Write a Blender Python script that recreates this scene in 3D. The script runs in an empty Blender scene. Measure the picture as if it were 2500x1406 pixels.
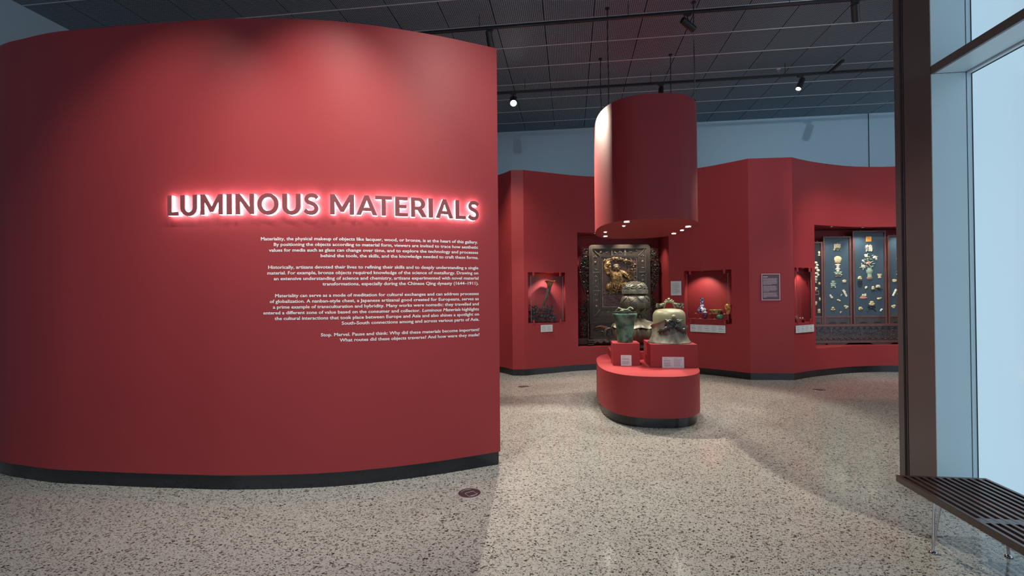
import bpy, bmesh, math, random
import numpy as np
from mathutils import Vector, Matrix, noise as mnoise

sc = bpy.context.scene
col = sc.collection
R = random.Random(7)
PI = math.pi

# ------------------------------------------------------------------ camera
FPX, H = 1155.0, 1.6
ROLL, PITCH = 0.0096, math.atan(8.0 / FPX)
cam_rot = Matrix(((math.cos(ROLL), math.sin(ROLL), 0), (0, 0, -1), (-math.sin(ROLL), math.cos(ROLL), 0)))
cam_rot = Matrix.Rotation(PITCH, 3, 'X') @ cam_rot
camd = bpy.data.cameras.new('camera')
camd.sensor_width = 36.0
camd.lens = FPX / 2500.0 * 36.0
camd.clip_end = 100
cam = bpy.data.objects.new('camera', camd)
col.objects.link(cam)
cam.matrix_world = Matrix.Translation((0, 0, H)) @ cam_rot.to_4x4()
sc.camera = cam

# ------------------------------------------------------------------ view, world
sc.view_settings.view_transform = 'Standard'
sc.view_settings.look = 'None'
sc.view_settings.gamma = 1
sc.view_settings.exposure = 0.56
sc.view_settings.use_curve_mapping = False
try:
    sc.cycles.use_denoising = True
    sc.cycles.sample_clamp_indirect = 4.0
    sc.cycles.caustics_reflective = False
    sc.cycles.caustics_refractive = False
    sc.cycles.max_bounces = 8
except Exception:
    pass
world = bpy.data.worlds.new('world')
sc.world = world
world.use_nodes = True
world.node_tree.nodes['Background'].inputs[0].default_value = (0.72, 0.84, 1.0, 1)
world.node_tree.nodes['Background'].inputs[1].default_value = 0.80

# light settings used by the builders further down
WINDOW_STRENGTH = 0.53
WARM = (1.0, 0.86, 0.70)
NEUT = (1.0, 0.93, 0.84)
COOL = (0.90, 0.94, 1.0)

# ------------------------------------------------------------------ pixel helpers (2500 x 1406)
def ray(u, v):
    d = cam_rot @ Vector(((u - 1250.0) / FPX, (703.0 - v) / FPX, -1.0))
    return d / d.y
def at(u, v, depth):
    d = ray(u, v)
    return Vector((0, 0, H)) + d * depth
def on_floor(u, v, z=0.0):
    d = ray(u, v)
    return Vector((0, 0, H)) + d * ((z - H) / d.z)

PHI = 0.1229                       # the room's grid is turned by about 7 degrees
AX = Vector((math.cos(PHI), -math.sin(PHI), 0))
BX = Vector((math.sin(PHI), math.cos(PHI), 0))
def ab(a, b, z):
    p = AX * a + BX * b
    return Vector((p.x, p.y, z))

# ------------------------------------------------------------------ materials
MATS = {}
def mat(name, c1, rough=0.5, metal=0.0, c2=None, nscale=4.0, contrast=(0.35, 0.65), bump=0.0, bscale=20.0, bdist=0.01,
        emit=None, estr=0.0, spec=0.5, coat=0.0, stretch=None, detail=4.0, rvar=0.0):
    if name in MATS:
        return MATS[name]
    m = bpy.data.materials.new(name)
    m.use_nodes = True
    nt = m.node_tree
    b = nt.nodes['Principled BSDF']
    b.inputs['Base Color'].default_value = (*c1, 1)
    b.inputs['Roughness'].default_value = rough
    b.inputs['Metallic'].default_value = metal
    b.inputs['Specular IOR Level'].default_value = spec
    b.inputs['Coat Weight'].default_value = coat
    if emit:
        b.inputs['Emission Color'].default_value = (*emit, 1)
        b.inputs['Emission Strength'].default_value = estr
    tc = nt.nodes.new('ShaderNodeTexCoord')
    vec = tc.outputs['Object']
    if stretch:
        mp = nt.nodes.new('ShaderNodeMapping')
        mp.inputs['Scale'].default_value = stretch
        nt.links.new(vec, mp.inputs['Vector'])
        vec = mp.outputs['Vector']
    if c2 is None:
        c2 = tuple(x * 0.93 for x in c1)
    nz = nt.nodes.new('ShaderNodeTexNoise')
    nz.inputs['Scale'].default_value = nscale
    nz.inputs['Detail'].default_value = detail
    nt.links.new(vec, nz.inputs['Vector'])
    rp = nt.nodes.new('ShaderNodeValToRGB')
    rp.color_ramp.elements[0].position = contrast[0]
    rp.color_ramp.elements[1].position = contrast[1]
    rp.color_ramp.elements[0].color = (*c1, 1)
    rp.color_ramp.elements[1].color = (*c2, 1)
    nt.links.new(nz.outputs['Fac'], rp.inputs['Fac'])
    nt.links.new(rp.outputs['Color'], b.inputs['Base Color'])
    if bump:
        n2 = nt.nodes.new('ShaderNodeTexNoise')
        n2.inputs['Scale'].default_value = bscale
        n2.inputs['Detail'].default_value = 6
        nt.links.new(vec, n2.inputs['Vector'])
        bp = nt.nodes.new('ShaderNodeBump')
        bp.inputs['Strength'].default_value = bump
        bp.inputs['Distance'].default_value = bdist
        nt.links.new(n2.outputs['Fac'], bp.inputs['Height'])
        nt.links.new(bp.outputs['Normal'], b.inputs['Normal'])
    MATS[name] = m
    return m

RED = mat('red_paint', (0.310, 0.033, 0.039), 0.52, c2=(0.297, 0.032, 0.037), nscale=1.6, bump=0.03, bscale=260, spec=0.32)
KICK = mat('black_kick', (0.007, 0.009, 0.012), 0.16, c2=(0.010, 0.012, 0.015), nscale=6, spec=0.5)
BLUEW = mat('blue_grey_paint', (0.42, 0.63, 0.74), 0.6, c2=(0.41, 0.62, 0.73), nscale=0.7, bump=0.03, bscale=200)
BLACK = mat('black_metal', (0.010, 0.010, 0.012), 0.4, c2=(0.014, 0.014, 0.016), nscale=20)
BRONZEFRAME = mat('bronze_anodised', (0.175, 0.145, 0.140), 0.42, 0.3, c2=(0.165, 0.137, 0.133), nscale=3)
ALU = mat('pale_aluminium', (0.60, 0.70, 0.74), 0.38, 0.1, c2=(0.58, 0.68, 0.72), nscale=2)
GASKET = mat('black_gasket', (0.008, 0.008, 0.010), 0.6, nscale=20)
CHROME = mat('chrome', (0.6, 0.6, 0.62), 0.12, 1.0, nscale=10)
WHITE = mat('white_card', (0.60, 0.66, 0.68), 0.6, c2=(0.57, 0.63, 0.66), nscale=30)
INK = mat('grey_ink', (0.30, 0.33, 0.35), 0.7, nscale=30)
INK2 = mat('pale_ink', (0.42, 0.47, 0.49), 0.7, nscale=30)
VINYL = mat('white_vinyl', (0.86, 0.85, 0.86), 0.5, c2=(0.84, 0.83, 0.84), nscale=20)

def floor_material():
    m = bpy.data.materials.new('terrazzo')
    m.use_nodes = True
    nt = m.node_tree
    N, L = nt.nodes, nt.links
    b = N['Principled BSDF']
    tc = N.new('ShaderNodeTexCoord')
    nz = N.new('ShaderNodeTexNoise'); nz.inputs['Scale'].default_value = 26; nz.inputs['Detail'].default_value = 2
    L.new(tc.outputs['Object'], nz.inputs['Vector'])
    wob = N.new('ShaderNodeMixRGB'); wob.blend_type = 'ADD'; wob.inputs['Fac'].default_value = 0.030
    L.new(tc.outputs['Object'], wob.inputs[1]); L.new(nz.outputs['Color'], wob.inputs[2])
    def chips(scale, share, size, seed):
        mp = N.new('ShaderNodeMapping'); mp.inputs['Location'].default_value = (seed, seed * 1.7, 0)
        mp.inputs['Rotation'].default_value = (0, 0, seed)
        mp.inputs['Scale'].default_value = (1.0, 1.45, 1.0)
        L.new(wob.outputs[0], mp.inputs['Vector'])
        vo = N.new('ShaderNodeTexVoronoi'); vo.inputs['Scale'].default_value = scale
        vo.voronoi_dimensions = '2D'
        L.new(mp.outputs['Vector'], vo.inputs['Vector'])
        sep = N.new('ShaderNodeSeparateColor'); L.new(vo.outputs['Color'], sep.inputs['Color'])
        # per-cell radius
        th = N.new('ShaderNodeMath'); th.operation = 'MULTIPLY_ADD'; th.inputs[1].default_value = size * 0.9; th.inputs[2].default_value = size * 0.35
        L.new(sep.outputs[1], th.inputs[0])
        lt = N.new('ShaderNodeMath'); lt.operation = 'LESS_THAN'
        L.new(vo.outputs['Distance'], lt.inputs[0]); L.new(th.outputs[0], lt.inputs[1])
        pick = N.new('ShaderNodeMath'); pick.operation = 'LESS_THAN'; pick.inputs[1].default_value = share
        L.new(sep.outputs[0], pick.inputs[0])
        an = N.new('ShaderNodeMath'); an.operation = 'MULTIPLY'
        L.new(lt.outputs[0], an.inputs[0]); L.new(pick.outputs[0], an.inputs[1])
        return an.outputs[0], sep.outputs[2]
    base = N.new('ShaderNodeValToRGB')
    base.color_ramp.elements[0].position = 0.3; base.color_ramp.elements[0].color = (0.335, 0.350, 0.335, 1)
    base.color_ramp.elements[1].position = 0.7; base.color_ramp.elements[1].color = (0.410, 0.422, 0.400, 1)
    bn = N.new('ShaderNodeTexNoise'); bn.inputs['Scale'].default_value = 1.2; bn.inputs['Detail'].default_value = 8
    bn.inputs['Roughness'].default_value = 0.7
    L.new(tc.outputs['Object'], bn.inputs['Vector']); L.new(bn.outputs['Fac'], base.inputs['Fac'])
    cur = base.outputs['Color']
    for scale, share, size, seed, ca, cb in (
            (120, 0.60, 0.38, 3.1, (0.19, 0.18, 0.16, 1), (0.50, 0.48, 0.43, 1)),
            (72, 0.48, 0.42, 0.4, (0.035, 0.033, 0.031, 1), (0.17, 0.16, 0.145, 1)),
            (44, 0.20, 0.38, 1.9, (0.015, 0.015, 0.015, 1), (0.10, 0.09, 0.08, 1)),
            (80, 0.06, 0.34, 5.3, (0.66, 0.63, 0.57, 1), (0.55, 0.52, 0.46, 1))):
        msk, rnd = chips(scale, share, size, seed)
        cc = N.new('ShaderNodeMixRGB'); cc.inputs[1].default_value = ca; cc.inputs[2].default_value = cb
        L.new(rnd, cc.inputs['Fac'])
        mx = N.new('ShaderNodeMixRGB'); L.new(msk, mx.inputs['Fac']); L.new(cur, mx.inputs[1]); L.new(cc.outputs[0], mx.inputs[2])
        cur = mx.outputs[0]
    L.new(cur, b.inputs['Base Color'])
    b.inputs['Roughness'].default_value = 0.13
    b.inputs['Specular IOR Level'].default_value = 0.5
    return m

def ceiling_tile_material():
    m = bpy.data.materials.new('ceiling_mesh')
    m.use_nodes = True
    nt = m.node_tree
    N, L = nt.nodes, nt.links
    b = N['Principled BSDF']
    tc = N.new('ShaderNodeTexCoord')
    sp = N.new('ShaderNodeSeparateXYZ'); L.new(tc.outputs['Object'], sp.inputs[0])
    def lines(src, pitch, share):
        a = N.new('ShaderNodeMath'); a.operation = 'DIVIDE'; a.inputs[1].default_value = pitch; L.new(src, a.inputs[0])
        f = N.new('ShaderNodeMath'); f.operation = 'FRACT'; L.new(a.outputs[0], f.inputs[0])
        t = N.new('ShaderNodeMath'); t.operation = 'LESS_THAN'; t.inputs[1].default_value = share; L.new(f.outputs[0], t.inputs[0])
        return t.outputs[0]
    l1, l2 = lines(sp.outputs[0], 0.0254, 0.30), lines(sp.outputs[1], 0.0254, 0.30)
    mx = N.new('ShaderNodeMath'); mx.operation = 'MAXIMUM'; L.new(l1, mx.inputs[0]); L.new(l2, mx.inputs[1])
    cm = N.new('ShaderNodeMixRGB'); cm.inputs[1].default_value = (0.022, 0.028, 0.034, 1); cm.inputs[2].default_value = (0.26, 0.40, 0.50, 1)
    L.new(mx.outputs[0], cm.inputs['Fac']); L.new(cm.outputs[0], b.inputs['Base Color'])
    b.inputs['Roughness'].default_value = 0.55
    bp = N.new('ShaderNodeBump'); bp.inputs['Strength'].default_value = 0.4; bp.inputs['Distance'].default_value = 0.006
    L.new(mx.outputs[0], bp.inputs['Height']); L.new(bp.outputs['Normal'], b.inputs['Normal'])
    return m

def thin_glass(name, tint=(0.92, 0.95, 0.95), rough=0.0):
    m = bpy.data.materials.new(name)
    m.use_nodes = True
    nt = m.node_tree
    N, L = nt.nodes, nt.links
    N.remove(N['Principled BSDF'])
    out = N['Material Output']
    tr = N.new('ShaderNodeBsdfTransparent'); tr.inputs[0].default_value = (*tint, 1)
    gl = N.new('ShaderNodeBsdfGlossy'); gl.inputs['Roughness'].default_value = rough
    lw = N.new('ShaderNodeLayerWeight'); lw.inputs['Blend'].default_value = 0.5
    pw = N.new('ShaderNodeMath'); pw.operation = 'POWER'; pw.inputs[1].default_value = 4.0
    L.new(lw.outputs['Facing'], pw.inputs[0])
    fr = N.new('ShaderNodeMath'); fr.operation = 'MULTIPLY_ADD'; fr.inputs[1].default_value = 0.9; fr.inputs[2].default_value = 0.007
    L.new(pw.outputs[0], fr.inputs[0])
    mx = N.new('ShaderNodeMixShader')
    L.new(fr.outputs[0], mx.inputs[0]); L.new(tr.outputs[0], mx.inputs[1]); L.new(gl.outputs[0], mx.inputs[2])
    L.new(mx.outputs[0], out.inputs['Surface'])
    return m

TERRAZZO = floor_material()
CEILMESH = ceiling_tile_material()
GLASS = thin_glass('vitrine_glass')
CEILDARK = mat('ceiling_void', (0.012, 0.013, 0.016), 0.8, nscale=3)
TBAR = mat('ceiling_bar_grey', (0.55, 0.58, 0.62), 0.5, nscale=3)
LIT = mat('lamp_lens', (1, 1, 1), 0.3, emit=(1.0, 0.94, 0.84), estr=40.0, nscale=3)
LITSOFT = mat('lamp_lens_dim', (1, 1, 1), 0.3, emit=(1.0, 0.94, 0.86), estr=12.0, nscale=3)

# ------------------------------------------------------------------ mesh helpers
class MB:
    def __init__(self):
        self.v = []; self.f = []
    def add(self, vs, fs, M=None):
        o = len(self.v)
        if M is None:
            self.v.extend([tuple(p) for p in vs])
        else:
            self.v.extend([tuple(M @ Vector(p)) for p in vs])
        self.f.extend([tuple(i + o for i in f) for f in fs])
        return self
    def box(self, c, s, M=None, bev=0.0):
        x, y, z = s[0] / 2, s[1] / 2, s[2] / 2
        if bev <= 0:
            vs = [(c[0] + i * x, c[1] + j * y, c[2] + k * z) for k in (-1, 1) for j in (-1, 1) for i in (-1, 1)]
            fs = [(0, 2, 3, 1), (4, 5, 7, 6), (0, 1, 5, 4), (2, 6, 7, 3), (0, 4, 6, 2), (1, 3, 7, 5)]
            return self.add(vs, fs, M)
        bm = bmesh.new()
        bmesh.ops.create_cube(bm, size=1)
        for w in bm.verts:
            w.co = Vector((c[0] + w.co.x * s[0], c[1] + w.co.y * s[1], c[2] + w.co.z * s[2]))
        bmesh.ops.bevel(bm, geom=bm.edges[:], offset=bev, segments=2, affect='EDGES', profile=0.5)
        return self.bm(bm, M)
    def bm(self, bm, M=None):
        bm.verts.index_update()
        self.add([w.co.copy() for w in bm.verts], [[w.index for w in f.verts] for f in bm.faces], M)
        bm.free()
        return self
    def lathe(self, prof, n=32, c=(0, 0, 0), mod=None, M=None, caps=True):
        vs, fs = [], []
        for (r, z) in prof:
            for i in range(n):
                t = 2 * PI * i / n
                rr, zz = (r, z) if mod is None else mod(r, z, t)
                vs.append((c[0] + rr * math.cos(t), c[1] + rr * math.sin(t), c[2] + zz))
        for j in range(len(prof) - 1):
            for i in range(n):
                k = (i + 1) % n
                fs.append((j * n + i, j * n + k, (j + 1) * n + k, (j + 1) * n + i))
        if caps:
            if prof[0][0] > 1e-4: fs.append(tuple(range(n - 1, -1, -1)))
            if prof[-1][0] > 1e-4: fs.append(tuple((len(prof) - 1) * n + i for i in range(n)))
        return self.add(vs, fs, M)
    def tube(self, pts, rad, n=8, M=None, flat=1.0):
        pts = [Vector(p) for p in pts]
        if not hasattr(rad, '__len__'): rad = [rad] * len(pts)
        vs, fs = [], []
        up = None
        for i, p in enumerate(pts):
            t = (pts[min(i + 1, len(pts) - 1)] - pts[max(i - 1, 0)])
            if t.length < 1e-9: t = Vector((0, 0, 1))
            t.normalize()
            if up is None:
                up = Vector((0, 1, 0)) if abs(t.y) < 0.9 else Vector((1, 0, 0))
            s = t.cross(up)
            if s.length < 1e-6: s = t.cross(Vector((1, 0.3, 0.2)))
            s.normalize(); up = s.cross(t).normalized()
            for j in range(n):
                a = 2 * PI * j / n
                vs.append(p + s * (math.cos(a) * rad[i]) + up * (math.sin(a) * rad[i] * flat))
        for i in range(len(pts) - 1):
            for j in range(n):
                k = (j + 1) % n
                fs.append((i * n + j, i * n + k, (i + 1) * n + k, (i + 1) * n + j))
        fs.append(tuple(range(n - 1, -1, -1)))
        fs.append(tuple((len(pts) - 1) * n + j for j in range(n)))
        return self.add(vs, fs, M)
    def ball(self, c, r, seg=12, ring=8, M=None, rot=None, lump=0.0):
        if not hasattr(r, '__len__'): r = (r, r, r)
        vs, fs = [], []
        for i in range(1, ring):
            a = PI * i / ring
            for j in range(seg):
                b = 2 * PI * j / seg
                vs.append(Vector((math.sin(a) * math.cos(b), math.sin(a) * math.sin(b), math.cos(a))))
        vs.append(Vector((0, 0, 1))); vs.append(Vector((0, 0, -1)))
        T, B = len(vs) - 2, len(vs) - 1
        for i in range(ring - 2):
            for j in range(seg):
                k = (j + 1) % seg
                fs.append((i * seg + j, (i + 1) * seg + j, (i + 1) * seg + k, i * seg + k))
        for j in range(seg):
            k = (j + 1) % seg
            fs.append((T, j, k)); fs.append((B, (ring - 2) * seg + k, (ring - 2) * seg + j))
        out = []
        for p in vs:
            q = Vector((p.x * r[0], p.y * r[1], p.z * r[2]))
            if lump: q *= 1 + lump * mnoise.noise(p * 2.3 + Vector(c) * 9)
            if rot is not None: q = rot @ q
            out.append(q + Vector(c))
        return self.add(out, fs, M)
    def prism(self, poly, y0, y1, M=None):
        """polygon in x,z extruded along y"""
        n = len(poly)
        vs = [(p[0], y0, p[1]) for p in poly] + [(p[0], y1, p[1]) for p in poly]
        fs = [tuple(range(n)), tuple(range(2 * n - 1, n - 1, -1))]
        for i in range(n):
            k = (i + 1) % n
            fs.append((i, i + n, k + n, k))
        return self.add(vs, fs, M)

def obj(name, mb, m, parent=None, smooth=False, angle=40):
    me = bpy.data.meshes.new(name)
    if isinstance(mb, MB):
        me.from_pydata(mb.v, [], mb.f)
        bm = bmesh.new(); bm.from_mesh(me)
        bmesh.ops.recalc_face_normals(bm, faces=bm.faces[:])
        bm.to_mesh(me); bm.free()
    else:
        me = mb
    if smooth:
        me.polygons.foreach_set('use_smooth', [True] * len(me.polygons))
        try: me.set_sharp_from_angle(angle=math.radians(angle))
        except Exception: pass
    me.materials.append(m)
    o = bpy.data.objects.new(name, me)
    col.objects.link(o)
    if parent is not None: o.parent = parent
    return o
def tag(o, label=None, cat=None, group=None, kind=None):
    if label: o['label'] = label
    if cat: o['category'] = cat
    if group: o['group'] = group
    if kind: o['kind'] = kind
    return o
def thing(name, label, cat, loc=(0, 0, 0), rz=0.0, group=None):
    o = bpy.data.objects.new(name, None)
    o.empty_display_size = 0.05
    col.objects.link(o)
    o.location = loc; o.rotation_euler = (0, 0, rz)
    return tag(o, label, cat, group)
def struct(name, mb, m, smooth=False, angle=40):
    o = obj(name, mb, m, None, smooth, angle)
    o['kind'] = 'structure'
    return o
def share(src, name, parent, loc=(0, 0, 0), rz=0.0):
    o = src.copy(); o.name = name; col.objects.link(o); o.parent = parent
    o.location = loc; o.rotation_euler = (0, 0, rz)
    return o

def text_mesh(s, size=1.0, offset=0.0, extrude=0.0, res=3, shear=0.0):
    c = bpy.data.curves.new('txt', 'FONT')
    c.body = s; c.size = size; c.offset = offset; c.extrude = extrude; c.resolution_u = res; c.shear = shear
    c.fill_mode = 'BOTH' if extrude else 'FRONT'
    o = bpy.data.objects.new('txt', c)
    col.objects.link(o)
    dg = bpy.context.evaluated_depsgraph_get()
    m = bpy.data.meshes.new_from_object(o.evaluated_get(dg))
    vs = np.zeros(len(m.vertices) * 3); m.vertices.foreach_get('co', vs)
    vs = vs.reshape(-1, 3)
    fs = [tuple(p.vertices) for p in m.polygons]
    bpy.data.objects.remove(o); bpy.data.curves.remove(c); bpy.data.meshes.remove(m)
    return vs, fs

# ------------------------------------------------------------------ paths in plan
class Path:
    def __init__(self, runs, step=0.06):
        """runs: list of control-point lists; corners stay sharp between runs"""
        pts = []
        for run in runs:
            run = [Vector((p[0], p[1])) for p in run]
            if len(run) == 2:
                seg = [run[0].lerp(run[1], i / 6) for i in range(7)]
            else:
                seg = []
                P = [run[0] * 2 - run[1]] + run + [run[-1] * 2 - run[-2]]
                for i in range(1, len(P) - 2):
                    p0, p1, p2, p3 = P[i - 1:i + 3]
                    n = max(2, int((p2 - p1).length / step))
                    for k in range(n):
                        t = k / n
                        seg.append(0.5 * ((2 * p1) + (p2 - p0) * t + (2 * p0 - 5 * p1 + 4 * p2 - p3) * t * t + (3 * p1 - p0 - 3 * p2 + p3) * t ** 3))
                seg.append(run[-1])
            if pts: seg = seg[1:]
            pts += seg
        self.p = pts
        self.s = [0.0]
        for a, b in zip(pts, pts[1:]): self.s.append(self.s[-1] + (b - a).length)
    def at(self, s):
        s = min(max(s, 0), self.s[-1])
        i = 0
        lo, hi = 0, len(self.s) - 2
        while lo < hi:
            mid = (lo + hi + 1) // 2
            if self.s[mid] <= s: lo = mid
            else: hi = mid - 1
        i = lo
        d = self.p[i + 1] - self.p[i]
        t = (s - self.s[i]) / d.length
        d.normalize()
        # smoothed tangent
        return self.p[i] + (self.p[i + 1] - self.p[i]) * t, d
    def frame(self, s, off=0.0, w=0.08):
        p, _ = self.at(s)
        a, _ = self.at(s - w); b, _ = self.at(s + w)
        t = (b - a).normalized()
        n = Vector((t.y, -t.x))          # towards the camera for a path running left to right
        return p + n * off, t, n
    def hit(self, u, v):
        d = ray(u, v)
        for i in range(len(self.p) - 1):
            a, b = self.p[i], self.p[i + 1]
            e = b - a
            den = d.x * e.y - d.y * e.x
            if abs(den) < 1e-9: continue
            k = (a.x * e.y - a.y * e.x) / den
            w = (d.x * a.y - d.y * a.x) / (-den)
            # solve a + w*e = k*d
            w = (k * d.x - a.x) / e.x if abs(e.x) > abs(e.y) else (k * d.y - a.y) / e.y
            if -1e-6 <= w <= 1 + 1e-6 and k > 0:
                return self.s[i] + w * e.length, H + d.z * k, k
        raise ValueError('no hit %s %s' % (u, v))

FRONT = Path([[(-6.0, 5.3), (-5.35, 4.72), (-4.64, 4.275), (-4.25, 4.135), (-3.90, 4.04), (-3.56, 3.995), (-3.13, 3.94), (-2.72, 3.90),
               (-2.32, 3.868), (-1.852, 3.876), (-1.501, 3.91), (-1.157, 3.985), (-0.804, 4.095), (-0.512, 4.208), (-0.122, 4.385)]], step=0.05)
NOSE1 = ((0.00, 8.97), (0.23, 8.96))
NOSE2 = ((4.18, 8.33), (4.92, 8.27))
BACK = Path([[(-3.4, 10.2), (-2.2, 10.15), (-1.2, 9.9), (-0.5, 9.55), (-0.2, 9.27), (0.0, 8.97)],
             [NOSE1[0], NOSE1[1]],
             [(0.23, 8.96), (0.50, 9.08), (0.80, 9.22), (1.30, 9.44), (1.9, 9.57), (2.5, 9.49), (3.1, 9.24), (3.64, 8.87), (3.97, 8.56), (4.18, 8.33)],
             [NOSE2[0], NOSE2[1]],
             [(4.92, 8.27), (5.27, 8.47), (5.67, 8.66), (6.33, 8.90), (6.85, 8.98), (7.4, 8.95), (8.2, 8.72), (9.0, 8.25), (9.7, 7.5), (10.2, 6.4), (10.4, 5.0)]], step=0.09)
WALL_F, WALL_B, CEIL_Z, KICK_Z = 3.86, 3.90, 5.2, 0.12

# ------------------------------------------------------------------ floor, ceiling, far walls
mb = MB().add([(-9, -7, 0), (12, -7, 0), (12, 13, 0), (-9, 13, 0), (-9, -7, -0.1), (12, -7, -0.1), (12, 13, -0.1), (-9, 13, -0.1)],
              [(0, 1, 2, 3), (7, 6, 5, 4), (0, 4, 5, 1), (1, 5, 6, 2), (2, 6, 7, 3), (3, 7, 4, 0)])
floor = struct('floor', mb, TERRAZZO)

PA, PB = 0.648, 0.622
mb = MB().box((1.2, 1.5, CEIL_Z + 0.09), (20, 19.6, 0.06))
ceiling = struct('ceiling', mb, CEILDARK)
ceiling.rotation_euler = (0, 0, -PHI)
tile = None
for j in range(-6, 6):
    for i in range(-10, 13):
        c = (-0.311 + (i + 0.5) * PA, 6.92 + (j + 0.5) * PB, CEIL_Z)
        if c[1] > 10.6: continue
        if tile is None:
            tile = obj('ceiling_tile', MB().box((0, 0, 0.012), (PA - 0.009, PB - 0.006, 0.024)), CEILMESH, ceiling)
            tile.location = c
        else:
            t2 = share(tile, 'ceiling_tile', ceiling, c)
bar = obj('ceiling_bar', MB().box((0, 0, 0), (23 * PA, 0.013, 0.012)), TBAR, ceiling)
bar.location = (-0.311 + 1.5 * PA, 6.92 - 6 * PB, CEIL_Z - 0.001)
for j in range(-5, 7):
    share(bar, 'ceiling_bar', ceiling, (-0.311 + 1.5 * PA, 6.92 + j * PB, CEIL_Z - 0.001))

# blue-grey wall behind the gallery (along the room grid) and at the far left
rear_b = at(1700, 295, 10.16).dot(BX)
def wall_ab(name, a0, a1, b0, b1, m):
    P = [ab(a0, b0, 0), ab(a1, b0, 0), ab(a1, b1, 0), ab(a0, b1, 0)]
    vs = [(p.x, p.y, z) for z in (0, CEIL_Z + 0.06) for p in P]
    return struct(name, MB().add(vs, [(0, 1, 2, 3), (4, 5, 6, 7), (0, 1, 5, 4), (1, 2, 6, 5), (2, 3, 7, 6), (3, 0, 4, 7)]), m)
wl = at(180, 76, 6.45).dot(AX)
wall_rear = wall_ab('wall_rear', wl - 0.2, 12.0, rear_b, rear_b + 0.2, BLUEW)
wall_left = wall_ab('wall_left', wl - 0.2, wl, -5.0, rear_b, BLUEW)
ja = at(2120, 330, 9.75).dot(AX)
o = obj('panel_joint', MB().box((0, 0, 0), (0.012, 0.006, 1.9)), GASKET, wall_rear)
o.location = ab(ja, rear_b - 0.004, 4.25); o.rotation_euler = (0, 0, -PHI)

# ------------------------------------------------------------------ front curved wall
def curved_wall(path, s0, s1, z0, z1, thick, off=0.0, n=120):
    mb = MB()
    F, B = [], []
    for i in range(n + 1):
        p, t, nn = path.frame(s0 + (s1 - s0) * i / n, off)
        F.append(p); B.append(p - nn * thick)
    vs, fs = [], []
    for z in (z0, z1):
        vs += [(p.x, p.y, z) for p in F]
    m = n + 1
    fs += [(i, i + 1, m + i + 1, m + i) for i in range(n)]
    mb.add(vs, fs)
    vs = []
    for z in (z0, z1):
        vs += [(p.x, p.y, z) for p in B]
    mb.add(vs, [(i + 1, i, m + i, m + i + 1) for i in range(n)])
    for z in (z0, z1):
        vs = [(p.x, p.y, z) for p in F] + [(p.x, p.y, z) for p in B]
        mb.add(vs, [(i, i + 1, m + i + 1, m + i) for i in range(n)])
    for k in (0, n):
        mb.add([(F[k].x, F[k].y, z0), (B[k].x, B[k].y, z0), (B[k].x, B[k].y, z1), (F[k].x, F[k].y, z1)], [(0, 1, 2, 3)])
    return mb
wall_front = struct('wall_front', curved_wall(FRONT, 0, FRONT.s[-1], KICK_Z, WALL_F, 0.16), RED, True, 30)
base_front = struct('baseboard_front', curved_wall(FRONT, 0, FRONT.s[-1] - 0.012, 0, KICK_Z, 0.13, -0.013), KICK, True, 30)

# ------------------------------------------------------------------ back scalloped wall with its niches
def nhit(u, v): return BACK.hit(u, v)
NICHES = []
def add_niche(uL, uR, vT, vB, vec=None, corners=None, vref=None):
    sl, zt, _ = nhit(uL, vT); sr, _, _ = nhit(uR, vT)
    _, zb, _ = nhit(uL, vB)
    NICHES.append(dict(s0=sl, s1=sr, z0=zb, z1=zt, vec=vec, corners=corners))
    return NICHES[-1]
N1 = add_niche(1409, 1632, 567, 848.5, vec=(0.0, 0.0), corners=((1.25, 10.06), (3.12, 10.06)))
N2 = add_niche(1288.5, 1379.5, 664.5, 790.5, vec=(0.0, 0.40))
N3 = add_niche(1669.5, 1785.5, 661.5, 788, vec=(0.22, 0.38))
N4 = add_niche(1939.5, 1981.5, 653, 789.5, vec=(0.15, 0.26))
N5 = add_niche(1988, 2264, 548.5, 851.5, corners=((5.86, 9.46), (8.35, 9.40)))
def build_back_wall():
    S = set(BACK.s)
    Z = {KICK_Z, WALL_B}
    for n in NICHES:
        S |= {n['s0'], n['s1']}; Z |= {n['z0'], n['z1']}
    S, Z = sorted(S), sorted(Z)
    # drop near-duplicates, keep niche edges
    keep = set(k for n in NICHES for k in (n['s0'], n['s1']))
    S2 = []
    for s in S:
        if s in keep or all(abs(s - k) > 0.008 for k in keep): S2.append(s)
    S = S2
    P = [BACK.at(s)[0] for s in S]
    mb = MB()
    vs = [(p.x, p.y, z) for z in Z for p in P]
    m = len(S)
    fs = []
    for j in range(len(Z) - 1):
        zc = (Z[j] + Z[j + 1]) / 2
        for i in range(m - 1):
            sc_ = (S[i] + S[i + 1]) / 2
            if any(n['s0'] < sc_ < n['s1'] and n['z0'] < zc < n['z1'] for n in NICHES): continue
            fs.append((j * m + i, j * m + i + 1, (j + 1) * m + i + 1, (j + 1) * m + i))
    mb.add(vs, fs)
    # top cap and back side
    Fb = [BACK.frame(s) for s in S]
    T = [(p.x, p.y, WALL_B) for p in P] + [(p.x - nn.x * 0.12, p.y - nn.y * 0.12, WALL_B) for p, (q, t, nn) in zip(P, Fb)]
    mb.add(T, [(i, i + 1, m + i + 1, m + i) for i in range(m - 1)])
    return mb, S
mb, S_ALL = build_back_wall()
wall_back = struct('wall_back', mb, RED, True, 25)
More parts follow.
